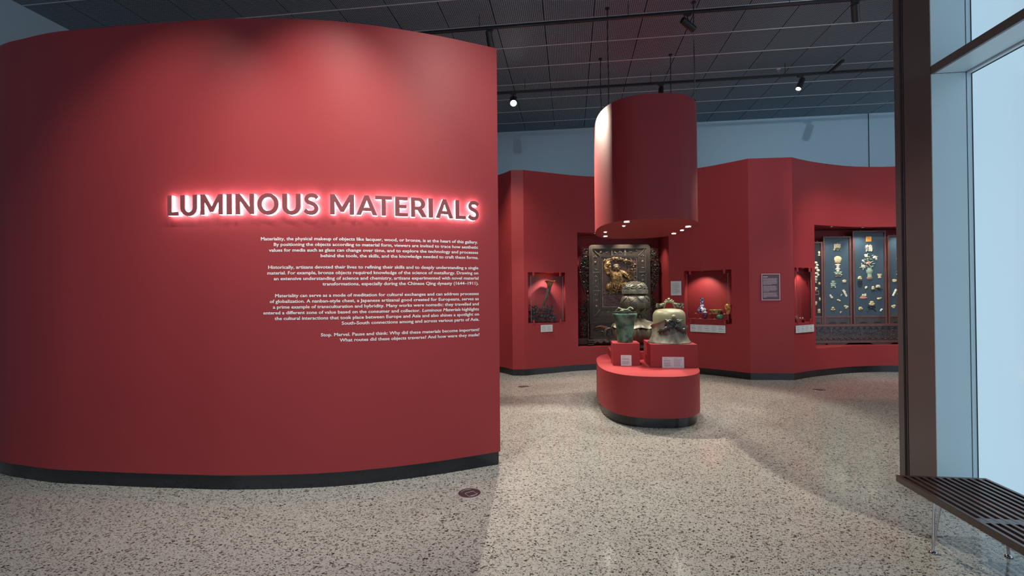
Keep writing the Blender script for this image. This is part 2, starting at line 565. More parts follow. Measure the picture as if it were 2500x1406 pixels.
def niche_mesh(n):
    S = [n['s0']] + [s for s in S_ALL if n['s0'] < s < n['s1']] + [n['s1']]
    P = [BACK.at(s)[0] for s in S]
    if n['corners']:
        a, b = [Vector(c) for c in n['corners']]
        tot = S[-1] - S[0]
        Q = [a.lerp(b, (s - S[0]) / tot) for s in S]
    else:
        w = Vector(n['vec'])
        a, b = P[0] + w, P[-1] + w
        Q = [a.lerp(b, (s - S[0]) / (S[-1] - S[0])) for s in S]
    n['P'], n['Q'] = P, Q
    mb = MB()
    m = len(S)
    for z in (n['z0'], n['z1']):
        mb.add([(p.x, p.y, z) for p in P] + [(p.x, p.y, z) for p in Q], [(i, i + 1, m + i + 1, m + i) for i in range(m - 1)])
    mb.add([(Q[0].x, Q[0].y, n['z0']), (Q[-1].x, Q[-1].y, n['z0']), (Q[-1].x, Q[-1].y, n['z1']), (Q[0].x, Q[0].y, n['z1'])], [(0, 1, 2, 3)])
    for k in (0, -1):
        mb.add([(P[k].x, P[k].y, n['z0']), (Q[k].x, Q[k].y, n['z0']), (Q[k].x, Q[k].y, n['z1']), (P[k].x, P[k].y, n['z1'])], [(0, 1, 2, 3)])
    return mb
for n in NICHES:
    n['obj'] = obj('niche_lining', niche_mesh(n), RED, wall_back)
# baseboard
def path_strip(S, z0, z1, off, thick=0.05):
    mb = MB()
    P = [BACK.frame(s, off, 0.02)[0] for s in S]
    m = len(P)
    mb.add([(p.x, p.y, z0) for p in P] + [(p.x, p.y, z1) for p in P], [(i, i + 1, m + i + 1, m + i) for i in range(m - 1)])
    return mb
base_back = struct('baseboard_back', path_strip(S_ALL, 0, KICK_Z + 0.004, -0.012), KICK, True, 25)

# ------------------------------------------------------------------ window wall at the right
WP = Vector((3.19, 3.576, 0))
window = tag(bpy.data.objects.new('window_1', None), kind='structure'); col.objects.link(window)
window.location = WP; window.rotation_euler = (0, 0, -PHI)
PANE = mat('frosted_pane', (0.22, 0.26, 0.28), 0.10, emit=(0.475, 0.700, 0.860), estr=WINDOW_STRENGTH, nscale=0.6, spec=0.5)
def wbox(name, m, x0, x1, y0, y1, z0, z1):
    return obj(name, MB().box(((x0 + x1) / 2, (y0 + y1) / 2, (z0 + z1) / 2), (x1 - x0, y1 - y0, z1 - z0)), m, window)
TZ0, TZ1 = 3.213, 3.275
BAY = 2.9
for b in range(3):
    y = -b * BAY
    wbox('mullion', BRONZEFRAME, 0.0, 0.20, y + 0.004, y + 0.292, 0, CEIL_Z)
    wbox('gasket', GASKET, 0.02, 0.20, y + 0.292, y + 0.345, 0, CEIL_Z)
    wbox('gasket_fin', BRONZEFRAME, 0.004, 0.20, y + 0.312, y + 0.318, 0, CEIL_Z)
    wbox('mullion_strip', BRONZEFRAME, 0.0, 0.20, y + 0.345, y + 0.408, 0, CEIL_Z)
    for z0, z1 in ((0.0, TZ0), (TZ1, CEIL_Z)):
        wbox('jamb_panel', ALU, 0.001, 0.236, y - 0.004, y + 0.004, z0, z1)
        wbox('gasket', GASKET, 0.236, 0.242, y + 0.002, y + 0.010, z0, z1)
        wbox('pane_frame', ALU, 0.242, 0.272, y - 0.006, y + 0.010, z0, z1)
        wbox('pane_seal', GASKET, 0.272, 0.276, y - 0.010, y + 0.010, z0, z1)
        wbox('pane', PANE, 0.276, 0.286, y - BAY + 0.408, y, z0 + (0.05 if z0 == 0 else 0), z1)
    wbox('transom', BRONZEFRAME, 0.0, 0.02, y - BAY + 0.408, y - 0.004, TZ0, TZ1)
    wbox('transom_panel', ALU, 0.02, 0.236, y - BAY + 0.408, y - 0.004, TZ0 + 0.003, TZ1 - 0.003)
    wbox('gasket', GASKET, 0.236, 0.242, y - BAY + 0.408, y - 0.004, TZ0 + 0.005, TZ1 - 0.005)
    wbox('pane_frame', ALU, 0.242, 0.272, y - BAY + 0.408, y - 0.006, TZ0 - 0.012, TZ1 + 0.012)
    wbox('pane_seal', GASKET, 0.272, 0.276, y - BAY + 0.408, y - 0.010, TZ0 - 0.017, TZ1 + 0.017)
    wbox('sill', ALU, 0.0, 0.29, y - BAY + 0.408, y - 0.006, 0.0, 0.05)
    if b > 0:
        wbox('jamb_panel', ALU, 0.001, 0.236, y + 0.404, y + 0.412, 0, CEIL_Z)
# outside of the window wall, closing the pillar
wbox('mullion_back', BRONZEFRAME, 0.20, 0.30, 0.012, 0.408, 0, CEIL_Z)
# ------------------------------------------------------------------ illuminated title letters
LFACE = mat('letter_face_red', (0.25, 0.060, 0.066), 0.45, c2=(0.24, 0.057, 0.063), nscale=8)
LGLOW = mat('letter_acrylic', (0.9, 0.9, 0.92), 0.4, emit=(1.0, 0.955, 0.98), estr=11.0, nscale=8)
LIST_L = [('L', 408.6, 435.8), ('U', 440, 481), ('M', 489, 544), ('I', 553, 566), ('N', 575, 620), ('O', 628, 680), ('U', 689, 734), ('S', 741, 778)]
LIST_M = [('M', 806, 864.6), ('A', 869.5, 921), ('T', 916, 957), ('E', 964.5, 996), ('R', 1003, 1042), ('I', 1046, 1057), ('A', 1063.5, 1106.7), ('L', 1112, 1137), ('S', 1142, 1169.7)]
ORD = ['first', 'second', 'third', 'fourth', 'fifth', 'sixth', 'seventh', 'eighth', 'ninth']
DEPTH = 0.042
FR_FACE = Path([[tuple(FRONT.frame(s, DEPTH)[0]) for s in [FRONT.s[-1] * i / 90 for i in range(91)]]], step=0.2)
def zline(u, v):
    return FR_FACE.hit(u, v)[1]
cap_t = np.mean([zline(410, 478.5), zline(515, 476), zline(597, 474.5), zline(835, 473), zline(980, 478.5), zline(1120, 487.5)])
cap_b = np.mean([zline(420, 527.5), zline(515, 525.5), zline(597, 523.5), zline(835, 524), zline(980, 527), zline(1120, 533)])
from mathutils.geometry import tessellate_polygon
def arc2(cx, cz, rx, rz, a0, a1, n=12):
    return [(cx + rx * math.cos(math.radians(a0 + (a1 - a0) * i / n)), cz + rz * math.sin(math.radians(a0 + (a1 - a0) * i / n))) for i in range(n + 1)]
def ribbon(pts, w):
    p = Path([pts], step=0.03)
    P = [p.frame(p.s[-1] * i / 60, 0, 0.012) for i in range(61)]
    return [tuple(q + n * w / 2) for q, t, n in P] + [tuple(q - n * w / 2) for q, t, n in reversed(P)]
GLYPH = {
    'I': ([(0, 0), (0, 1), (0.22, 1), (0.22, 0)], None),
    'L': ([(0, 0), (0, 1), (0.21, 1), (0.21, 0.18), (0.58, 0.18), (0.58, 0)], None),
    'E': ([(0, 0), (0, 1), (0.60, 1), (0.60, 0.825), (0.21, 0.825), (0.21, 0.59), (0.54, 0.59), (0.54, 0.42), (0.21, 0.42), (0.21, 0.175), (0.61, 0.175), (0.61, 0)], None),
    'T': ([(0.295, 0), (0.295, 0.82), (0, 0.82), (0, 1), (0.80, 1), (0.80, 0.82), (0.505, 0.82), (0.505, 0)], None),
    'M': ([(0, 0), (0, 1), (0.22, 1), (0.56, 0.40), (0.90, 1), (1.12, 1), (1.12, 0), (0.91, 0), (0.91, 0.63), (0.635, 0.13), (0.485, 0.13), (0.21, 0.63), (0.21, 0)], None),
    'N': ([(0, 0), (0, 1), (0.19, 1), (0.65, 0.36), (0.65, 1), (0.86, 1), (0.86, 0), (0.67, 0), (0.21, 0.64), (0.21, 0)], None),
    'A': ([(0, 0), (0.40, 1), (0.60, 1), (1.0, 0), (0.775, 0), (0.695, 0.21), (0.305, 0.21), (0.225, 0)], [(0.368, 0.375), (0.5, 0.735), (0.632, 0.375)]),
    'O': (arc2(0.52, 0.5, 0.52, 0.5, 90, 446, 40), arc2(0.52, 0.5, 0.305, 0.315, 90, 446, 40)),
    'U': ([(0, 1)] + arc2(0.40, 0.41, 0.40, 0.41, 180, 360, 20) + [(0.80, 1), (0.59, 1)] + arc2(0.40, 0.41, 0.19, 0.225, 360, 180, 20) + [(0.21, 1)], None),
    'R': ([(0, 0), (0, 1), (0.38, 1)] + arc2(0.38, 0.68, 0.34, 0.32, 85, -55, 14) + [(0.80, 0), (0.55, 0), (0.33, 0.36), (0.21, 0.36), (0.21, 0)],
          [(0.21, 0.53), (0.21, 0.83), (0.36, 0.83)] + arc2(0.36, 0.68, 0.145, 0.15, 85, -85, 10) + [(0.36, 0.53)]),
    'S': (ribbon([(0.66, 0.79), (0.56, 0.88), (0.40, 0.915), (0.22, 0.88), (0.125, 0.74), (0.20, 0.61), (0.37, 0.535), (0.54, 0.45), (0.615, 0.29), (0.53, 0.135), (0.36, 0.085), (0.19, 0.115), (0.05, 0.22)], 0.195), None),
}
def glyph(ch):
    out, hole = GLYPH[ch]
    if ch == 'O': out, hole = out[:-1], hole[:-1]
    loops = [out] + ([hole] if hole else [])
    tri = tessellate_polygon([[Vector((x, y, 0)) for x, y in l] for l in loops])
    pts = [p for l in loops for p in l]
    n = len(pts)
    vs = [(x, y, -0.5) for x, y in pts] + [(x, y, 0.5) for x, y in pts]
    fs = [tuple(t) for t in tri] + [tuple(i + n for i in reversed(t)) for t in tri]
    o = 0
    for l in loops:
        m = len(l)
        fs += [(o + i, o + (i + 1) % m, n + o + (i + 1) % m, n + o + i) for i in range(m)]
        o += m
    return np.array(vs), fs
for word, lst in (('LUMINOUS', LIST_L), ('MATERIALS', LIST_M)):
    for i, (ch, u0, u1) in enumerate(lst):
        s0 = FR_FACE.hit(u0, 500)[0]; s1 = FR_FACE.hit(u1, 500)[0]
        p, t, n = FR_FACE.frame((s0 + s1) / 2)
        wid = s1 - s0
        vs, fs = glyph(ch)
        lo, hi = vs.min(0), vs.max(0)
        if ch in 'OSU':
            zb = cap_b - 0.004 - 0.002; zt = cap_t + (0.004 if ch != 'U' else 0)
        else:
            zb, zt = cap_b, cap_t
        q = np.empty_like(vs)
        q[:, 0] = ((vs[:, 0] - lo[0]) / (hi[0] - lo[0]) - 0.5) * wid
        q[:, 2] = (vs[:, 1] - lo[1]) / (hi[1] - lo[1]) * (zt - zb)
        dep = (vs[:, 2] - lo[2]) / (hi[2] - lo[2])          # 0 back, 1 front
        base = p - n * DEPTH
        r = thing('sign_letter', 'illuminated letter %s, %s letter of the word %s, red face with glowing white sides' % (ch, ORD[i], word),
                  'sign letter', (base.x, base.y, zb), math.atan2(t.y, t.x), 'illuminated title letters on the curved red wall')
        for nm, y0, y1, m in (('face', -DEPTH, -DEPTH + 0.008, LFACE), ('glowing_body', -DEPTH + 0.008, -0.002, LGLOW)):
            w = q.copy(); w[:, 1] = y1 + (y0 - y1) * dep
            obj(nm, MB().add(w.tolist(), fs), m, r)

# ------------------------------------------------------------------ introductory wall text
LINES = [
    ("Materiality, the physical makeup of objects like lacquer, wood, or bronze, is at the heart of this gallery.", 32, 120, 2395, 158),
    ("By positioning the objects according to material form, viewers are invited to trace how aesthetic", 172, 183, 2398, 213),
    ("values for media such as glass can change over time, and to explore the technology and processes", 120, 244, 2398, 267),
    ("behind the tools, the skills, and the knowledge needed to craft these forms.", 682, 305, 2400, 320),
    ("Historically, artisans devoted their lives to refining their skills and to deeply understanding a single", 112, 430, 2400, 433),
    ("material. For example, bronze objects required knowledge of the science of metallurgy. Drawing on", 102, 492, 2400, 488),
    ("an extensive understanding of science and chemistry, artisans experimented with novel material", 172, 556, 2402, 543),
    ("transformations, especially during the Chinese Qing dynasty (1644\u20131911).", 703, 612, 2402, 600),
    ("Materiality can serve as a mode of meditation for cultural exchanges and can address processes", 187, 740, 2405, 712),
    ("of globalization. A nanban-style chest, a Japanese artisanal good created for Europeans, serves as", 128, 806, 2405, 770),
    ("a prime example of transculturation and hybridity. Many works were nomadic: they travelled and", 163, 868, 2405, 825),
    ("entered a different zone of value based on the consumer and collector. |Luminous Materials| highlights", 58, 932, 2407, 881),
    ("the cultural interactions that took place between Europe and Asia and also shines a spotlight on", 182, 993, 2408, 935),
    ("South-South connections among and across various parts of Asia.", 912, 1040, 2410, 990),
    ("Stop. Marvel. Pause and think: Why did these materials become important?", 685, 1168, 2412, 1103),
    ("What routes did these objects traverse? And how were they made?", 890, 1225, 2413, 1160)]
PARA = [0, 0, 0, 0, 1, 1, 1, 1, 2, 2, 2, 2, 2, 2, 3, 3]
wt = thing('wall_text', 'white introductory text in four right-aligned paragraphs on the curved red wall', 'wall text', (0, 0, 0))
zs = []
for (s, xl, yl, xr, yr) in LINES:
    zl = FRONT.hit(630 + xl / 4.464, 560 + yl / 4.464)[1]
    zr = FRONT.hit(630 + xr / 4.464, 560 + yr / 4.464)[1]
    zs.append((zl + zr) / 2)
# one pitch for all lines, half-line gaps between paragraphs fitted from the photograph
idx = np.array([i + g for i, g in zip(range(16), [0] * 4 + [1] * 4 + [2] * 6 + [3] * 2)], float)
A_ = np.stack([np.ones(16), np.arange(16), np.array(PARA, float)], 1)
coef = np.linalg.lstsq(A_, np.array(zs), rcond=None)[0]
zfit = A_ @ coef
paras = [MB() for _ in range(4)]
for k, (s, xl, yl, xr, yr) in enumerate(LINES):
    s0 = FRONT.hit(630 + xl / 4.464, 560 + yl / 4.464)[0]
    s1 = FRONT.hit(630 + xr / 4.464, 560 + yr / 4.464)[0]
    pieces = s.split('|')
    full = s.replace('|', '')
    if len(pieces) == 1:
        allv, allf = text_mesh(full, 1.0, 0.0, 0, 2)
    else:
        allv, allf, off, pre = [], [], 0, ''
        for pi, pc in enumerate(pieces):
            vs, fs = text_mesh(pc.strip(), 1.0, 0.0, 0, 2)
            w1 = text_mesh(pre + pc.rstrip(), 1.0, 0.0, 0, 1)[0]
            vs[:, 0] += w1[:, 0].max() - vs[:, 0].max()
            if pi == 1: vs[:, 0] += vs[:, 1] * 0.2
            allf += [tuple(i + off for i in f) for f in fs]
            allv.append(vs); off += len(vs)
            pre += pc
        allv = np.concatenate(allv)
    # heavier strokes: the same outline laid down with tiny shifts
    nv = len(allv)
    shifts = [(-0.020, 0.0), (0.020, 0.0), (0.0, 0.014), (0.0, -0.014), (-0.014, 0.010), (0.014, -0.010), (0.014, 0.010), (-0.014, -0.010)]
    allf = [tuple(i + q * nv for i in f) for q in range(len(shifts)) for f in allf]
    allv = np.concatenate([allv + np.array([dx, dy, 0.0]) for dx, dy in shifts])
    lo, hi = allv[:, 0].min(), allv[:, 0].max()
    size = abs(coef[1]) / 1.22
    W = []
    for vi, (x, y, _) in enumerate(allv):
        p, t, n = FRONT.frame(s0 + (s1 - s0) * (x - lo) / (hi - lo), 0.0010 + 0.00012 * (vi // nv))
        W.append((p.x, p.y, zfit[k] + y * size))
    paras[PARA[k]].add(W, allf)
for pm in paras:
    me = bpy.data.meshes.new('paragraph'); me.from_pydata(pm.v, [], pm.f)
    obj('paragraph', me, VINYL, wt)

# ------------------------------------------------------------------ lighting tracks and spotlights
TRACK_Z = 4.98
def track(bpos, a0, a1, label):
    r = thing('lighting_track', label, 'track', ab((a0 + a1) / 2, bpos, TRACK_Z), -PHI)
    L = a1 - a0
    obj('rail', MB().box((0, 0, 0.018), (L, 0.036, 0.036), bev=0.004), BLACK, r)
    for i in range(7):
        x = -L / 2 + 0.6 + i * (L - 1.2) / 6
        obj('hanger', MB().tube([(x, 0, 0.036), (x, 0, CEIL_Z - TRACK_Z + 0.0)], 0.004, 6), BLACK, r)
    return r
T1, T2 = 6.0, 8.0
tr1 = track(T1, -5.5, 7.0, 'black lighting track carrying the side-pointing spotlight, nearer the window')
tr2 = track(T2, -5.5, 8.2, 'black lighting track passing behind the hanging red drum')
# feed arm that joins the second track at the right
fa = at(2022, 176, 7.45).dot(AX) - (-5.5 + 8.2) / 2
obj('feed_arm', MB().box((fa, -0.2, 0.018), (0.036, 0.40, 0.036)), BLACK, tr2)

def spotlight(label, a, b, aim, power, angle, blend=0.35, color=WARM, size=0.03, lens=LITSOFT, drop=0.13, group='track spotlights', length=0.22, rad=0.042):
    base = ab(a, b, TRACK_Z)
    r = thing('spotlight', label, 'spotlight', base, 0.0, group)
    head = Vector((0, 0, -drop))
    d = (Vector(aim) - (base + head)).normalized()
    q = Vector((0, 0, -1)).rotation_difference(d).to_matrix().to_4x4()
    M = Matrix.Translation(head) @ q
    obj('adapter', MB().box((0, 0, -0.012), (0.09, 0.034, 0.024), bev=0.003), BLACK, r)
    obj('stem', MB().tube([(0, 0, -0.02), (0, 0, -drop)], 0.008, 8), BLACK, r)
    L = length
    prof = [(rad * 0.7, L * 0.45), (rad * 0.96, L * 0.43), (rad, L * 0.40), (rad, -L * 0.50), (rad * 0.9, -L * 0.50), (rad * 0.86, -L * 0.42)]
    body = obj('body', MB().lathe(prof, 24, M=M, caps=False).lathe([(0.0, L * 0.45), (rad * 0.7, L * 0.45)], 24, M=M, caps=False), BLACK, r, True, 35)
    obj('lens', MB().lathe([(0.0, -L * 0.42), (rad * 0.86, -L * 0.42)], 24, M=M, caps=False), lens, body)
    ld = bpy.data.lights.new('spot_beam', 'SPOT')
    ld.energy = power; ld.spot_size = math.radians(angle); ld.spot_blend = blend; ld.color = color
    ld.shadow_soft_size = size
    lo = bpy.data.objects.new('spot_beam', ld); col.objects.link(lo); lo.parent = r
    lo.matrix_parent_inverse = Matrix()
    lo.location = head + d * (L * 0.50 + 0.012)
    lo.rotation_euler = Vector((0, 0, -1)).rotation_difference(d).to_euler()
    return r
TB = 4.0
tr3 = track(TB, -5.5, 2.2, 'black lighting track over the gap between curved wall and window')
tr4 = track(2.3, -5.5, 2.2, 'black lighting track over the entrance in front of the curved wall')
SPOTS = [
    # seen in the picture
    ('black spotlight with a dazzling lens facing out, hung beyond the end of the curved wall', -0.935, T2, (0.2, 2.8, 0.0), 760, 68, 0.3, WARM, LIT),
    ('black spotlight seen from its side, clipped under the nearer track above the red drum', 1.46, T1, (7.6, 8.3, 2.4), 420, 40, 0.9, NEUT, LITSOFT),
    ('black spotlight at the end of the curved wall, pointing down and away', -1.0, T1, (0.5, 9.1, 0.6), 200, 30, 0.7, NEUT, LITSOFT),
    ('black spotlight near the window pillar, its tube pointing down and away', 3.36, T1, (7.0, 9.2, 1.3), 420, 40, 0.7, NEUT, LITSOFT),
    ('black spotlight with a small glowing lens turned towards the red drum', 3.66, T2, (1.9, 6.2, 0.0), 330, 60, 0.4, WARM, LITSOFT),
    ('black spotlight directly behind the top of the red drum', 1.51, T2, (1.5, 5.6, 0.0), 200, 86, 0.5, WARM, LITSOFT),
    # on the same tracks, unseen; the floods and back-floor lamp are added to brighten
    ('black spotlight high over the end of the curved wall, aimed at the carved screen', -1.0, TB, (2.05, 9.75, 1.65), 420, 11, 0.7, WARM, LITSOFT),
    ('black spotlight on the farther track hidden by the curved wall, aimed at the drum side', -2.3, T2, (1.6, 6.8, 2.4), 70, 36, 0.5, NEUT, LITSOFT),
    ('black spotlight on the farther track past the window pillar', 6.3, T2, (5.0, 6.6, 0.0), 260, 70, 0.6, WARM, LITSOFT),
    ('black spotlight over the entrance aimed at the middle of the curved wall', -1.5, 2.3, (-1.65, 3.87, 2.0), 235, 66, 1.0, NEUT, LITSOFT),
    ('black spotlight over the entrance aimed at the right end of the curved wall', 0.3, 2.3, (-0.6, 4.05, 2.1), 225, 80, 1.0, NEUT, LITSOFT),
    ('black spotlight over the entrance aimed at the floor before the wall', -3.1, 2.3, (-2.7, 3.4, 0.6), 150, 90, 0.9, NEUT, LITSOFT),
    ('black spotlight over the gap aimed at the open floor', 0.70, TB, (1.6, 3.0, 0.0), 150, 88, 1.0, NEUT, LITSOFT),
    ('added black flood spotlight over the gap washing the red wall by the folding screen', 1.62, TB, (5.6, 8.8, 2.7), 240, 66, 1.0, COOL, LITSOFT),  # added lamp, brightens the right part of the back wall
    ('added black flood spotlight over the wall end washing the red wall by the horn cup', -0.6, TB, (0.6, 9.3, 2.8), 120, 56, 1.0, COOL, LITSOFT),  # added lamp, lifts the dim left part of the back wall
    ('added unseen black spotlight on the farther track behind the curved wall, aimed at the back floor', -1.6, T2, (0.6, 7.4, 0.0), 300, 95, 0.8, WARM, LITSOFT),  # added out of sight to brighten the far floor
]
for (lb, a, b, aim, pw, ang, bl, colr, lens) in SPOTS:
    spotlight(lb, a, b, aim, pw, ang, bl, colr, 0.03, lens, rad=0.058 if lens is LIT else 0.042)

# ------------------------------------------------------------------ hanging drum and plinth: one oval in plan
OC = Vector((1.80, 6.50))
def oval(la, lb, n=64, e=2.7):
    P = []
    for i in range(n):
        t = 2 * PI * i / n
        c, s = math.cos(t), math.sin(t)
        P.append((la * math.copysign(abs(c) ** (2 / e), c), lb * math.copysign(abs(s) ** (2 / e), s)))
    return P
def oval_solid(P, z0, z1, bottom=True, top=True):
    n = len(P)
    mb = MB()
    mb.add([(x, y, z0) for x, y in P] + [(x, y, z1) for x, y in P], [(i, (i + 1) % n, n + (i + 1) % n, n + i) for i in range(n)])
    if bottom: mb.add([(x, y, z0) for x, y in P], [tuple(range(n - 1, -1, -1))])
    if top: mb.add([(x, y, z1) for x, y in P], [tuple(range(n))])
    return mb
LA, LB = 0.635, 1.06
drum = thing('hanging_drum', 'large red oval drum canopy hanging on four cables over the bronzes', 'canopy', (OC.x, OC.y, 0), -PHI)
DZ0, DZ1 = 2.42, 3.87
n_ = 96
Po, Pi = oval(LA, LB, n_), oval(LA - 0.018, LB - 0.018, n_)
mb = MB()
for P, a, b in ((Po, DZ0, DZ1), (Pi, DZ0 + 0.004, DZ0 + 0.05)):
    mb.add([(x, y, a) for x, y in P] + [(x, y, b) for x, y in P], [(i, (i + 1) % n_, n_ + (i + 1) % n_, n_ + i) for i in range(n_)])
mb.add([(x, y, DZ0) for x, y in Po] + [(x, y, DZ0) for x, y in Pi], [(i, (i + 1) % n_, n_ + (i + 1) % n_, n_ + i) for i in range(n_)])
mb.add([(x, y, DZ1) for x, y in Po], [tuple(range(n_))])
obj('drum_shell', mb, RED, drum, True, 30)
under = obj('underside', oval_solid(oval(LA - 0.019, LB - 0.019, n_), DZ0 + 0.001, DZ0 + 0.016), RED, drum)
# suspension cables with ceiling cups
cab = []
for (u, v) in ((1483, 20), (1466, 143), (1637, 133), (1693, 5)):
    w = on_floor(u, v, CEIL_Z)
    l = w - Vector((OC.x, OC.y, 0))
    cab.append((l.dot(AX), l.dot(BX)))
for x, y in cab:
    c = obj('cable', MB().tube([(x, y, DZ1 - 0.01), (x + 0.004, y, DZ1 + 0.5), (x - 0.003, y, DZ1 + 0.9), (x, y, CEIL_Z)], 0.006, 6)
            .tube([(x, y, DZ1), (x, y, DZ1 + 0.11)], 0.011, 8), BLACK, drum)
    obj('ceiling_cup', MB().lathe([(0.028, -0.012), (0.028, 0.0)], 16, c=(x, y, CEIL_Z)), BLACK, c)
# downlights in the underside, where the photograph shows them
zu = DZ0 - 0.001
for (u, v, rr, pw, aim) in ((1530, 541, 0.035, 36, (1.70, 6.35)), (1523, 551.5, 0.02, 11, (1.65, 6.5)), (1478, 566.5, 0.022, 15, (1.55, 6.8)),
                            (1478, 576.5, 0.032, 31, (1.72, 7.0)), (1680, 553, 0.038, 41, (2.05, 6.25)), (1665, 562, 0.026, 20, (2.0, 6.6)), (1645, 570, 0.032, 28, (1.85, 6.9))):
    w = on_floor(u, v, zu)
    l = w - Vector((OC.x, OC.y, 0))
    x, y = l.dot(AX), l.dot(BX)
    x = max(-0.55, min(0.55, x)); y = max(-0.95, min(0.95, y))
    dl = obj('downlight', MB().lathe([(rr * 1.5, -0.006), (rr * 1.5, 0), (rr, 0.0), (rr, -0.006), (rr * 1.5, -0.006)], 20, c=(x, y, zu - 0.001), caps=False), BLACK, drum)
    obj('lens', MB().lathe([(0.0, -0.002), (rr, -0.002)], 20, c=(x, y, zu - 0.001), caps=False), LIT, dl)
    ld = bpy.data.lights.new('downlight_beam', 'SPOT')
    ld.energy = pw; ld.spot_size = math.radians(75); ld.spot_blend = 0.6; ld.color = NEUT; ld.shadow_soft_size = 0.02
    lo = bpy.data.objects.new('downlight_beam', ld); col.objects.link(lo); lo.parent = drum
    lo.location = (x, y, zu - 0.02)
    dd = Vector((aim[0], aim[1], 0.9)) - (Vector((OC.x, OC.y, 0)) + AX * x + BX * y + Vector((0, 0, zu)))
    dl_ = Vector((dd.dot(AX), dd.dot(BX), dd.z)).normalized()
    lo.rotation_euler = Vector((0, 0, -1)).rotation_difference(dl_).to_euler()

plinth = thing('display_plinth', 'low red oval plinth with a black recessed base under the hanging drum', 'plinth', (OC.x, OC.y, 0), -PHI)
PZ = 0.60
obj('body', oval_solid(oval(LA, LB, 96), KICK_Z, PZ), RED, plinth, True, 30)
obj('kick_base', oval_solid(oval(LA - 0.035, LB - 0.035, 96), 0, KICK_Z), KICK, plinth, True, 30)

def block(label, fl, w, d, h, z):
    """red riser whose front-left corner stands at fl"""
    c = Vector((fl[0], fl[1], 0)) + AX * (w / 2) + BX * (d / 2)
    o = obj('riser_block', MB().box((0, 0, h / 2), (w, d, h), bev=0.003), RED)
    o.location = (c.x, c.y, z); o.rotation_euler = (0, 0, -PHI)
    return tag(o, label, 'riser', 'red riser blocks on the plinth'), c
R1 = (1.335, 6.30); R2 = (1.775, 6.10); R3 = (1.425, 6.86)
blk1, C1 = block('narrow red riser block under the green vase', R1, 0.350, 0.33, 0.296, PZ)
blk2, C2 = block('wide red riser block under the bronze bell', R2, 0.585, 0.57, 0.300, PZ)
blk3, C3 = block('low flat red riser block under the tall incense burner', R3, 0.72, 0.58, 0.113, PZ)

# ------------------------------------------------------------------ label cards
def card(label, w, h, M, cols, rows, name='label_card', heading=True, thick=0.006, paper=WHITE, ink=INK, ink_pale=INK2, seed=1, tilt=None):
    """flat card standing in local xz, facing -y; M places it. cols: list of (x0,x1,pale) fractions"""
    rr = random.Random(seed)
    r = thing(name, label, 'label', (0, 0, 0))
    r.matrix_world = M
    obj('card', MB().box((0, thick / 2, h / 2), (w, thick, h)), paper, r)
    for (x0, x1, pale) in cols:
        mb = MB()
        for k in range(rows):
            f0 = 0.88 - 0.78 * (k + 0.5) / rows
            if not pale and k in (1, 4) and rows > 5: continue
            L = (x1 - x0) * (rr.uniform(0.72, 1.0) if not (heading and k == 0) else 0.45)
            hh = h * 0.78 / rows * 0.45
            xx0, xx1 = (-0.5 + x0) * w, (-0.5 + x0 + L) * w
            mb.add([(xx0, -0.0008, f0 * h), (xx1, -0.0008, f0 * h), (xx1, -0.0008, f0 * h + hh), (xx0, -0.0008, f0 * h + hh)], [(0, 1, 2, 3)])
        o = obj('print', mb, ink_pale if pale else ink, r); o['kind'] = 'stuff'
    return r
def card_on_back(label, uL, uR, vT, vB, cols, rows, **kw):
    sL, zt, _ = BACK.hit(uL, vT); sR, _, _ = BACK.hit(uR, vT); _, zb, _ = BACK.hit(uL, vB)
    a = BACK.at(sL)[0]; b = BACK.at(sR)[0]
    t = (b - a).normalized(); nn = Vector((t.y, -t.x))
    c = (a + b) / 2 + nn * (0.010 + kw.pop('proud', 0.006))
    M = Matrix.Translation((c.x, c.y, zb)) @ Matrix.Rotation(math.atan2(t.y, t.x), 4, 'Z')
    return card(label, (b - a).length, zt - zb, M, cols, rows, **kw)
def card_on_block(label, uL, uR, vT, vB, fl, cols, rows, **kw):
    p0 = Vector((fl[0], fl[1], 0)) - BX * 0.012
    def hit(u):
        d = ray(u, vB)
        # a on the front line of the block
        k = p0.dot(BX) / (Vector((d.x, d.y, 0)).dot(BX))
        return Vector((d.x * k, d.y * k, 0)), k
    a, ka = hit(uL); b, kb = hit(uR)
    c = (a + b) / 2
    h = (vB - vT) * (ka + kb) / 2 / FPX
    M = Matrix.Translation((c.x, c.y, PZ + 0.001)) @ Matrix.Rotation(-PHI, 4, 'Z') @ Matrix.Rotation(-0.03, 4, 'X')
    return card(label, (b - a).length, h, M, cols, rows, **kw)
card_on_block('small white label card leaning on the riser of the green vase', 1516, 1542, 866, 891.5, R1, [(0.10, 0.9, False)], 9, seed=3)
card_on_block('wide two-column white label card leaning on the riser of the bell', 1617, 1670.5, 869.5, 896, R2, [(0.07, 0.45, False), (0.53, 0.92, True)], 10, seed=4)
card_on_back('white label card on the red wall beside the carved standing screen', 1638, 1663.5, 686.5, 721, [(0.08, 0.9, True), (0.2, 0.8, True)], 12, seed=5, heading=False)
card_on_back('small white label card under the case of the horn cup', 1319.5, 1348, 793.5, 810.5, [(0.07, 0.48, True), (0.55, 0.93, True)], 7, seed=6, heading=False)
card_on_back('long white label card under the case of small vases', 1686, 1771.5, 791.5, 809, [(0.03 + 0.195 * i, 0.03 + 0.195 * i + 0.15, i % 2 == 1) for i in range(5)], 6, seed=7, heading=False)
card_on_back('white four-column label card under the narrow case', 1941, 1985, 795, 813, [(0.05 + 0.24 * i, 0.05 + 0.24 * i + 0.16, i % 2 == 0) for i in range(4)], 6, seed=8, heading=False)

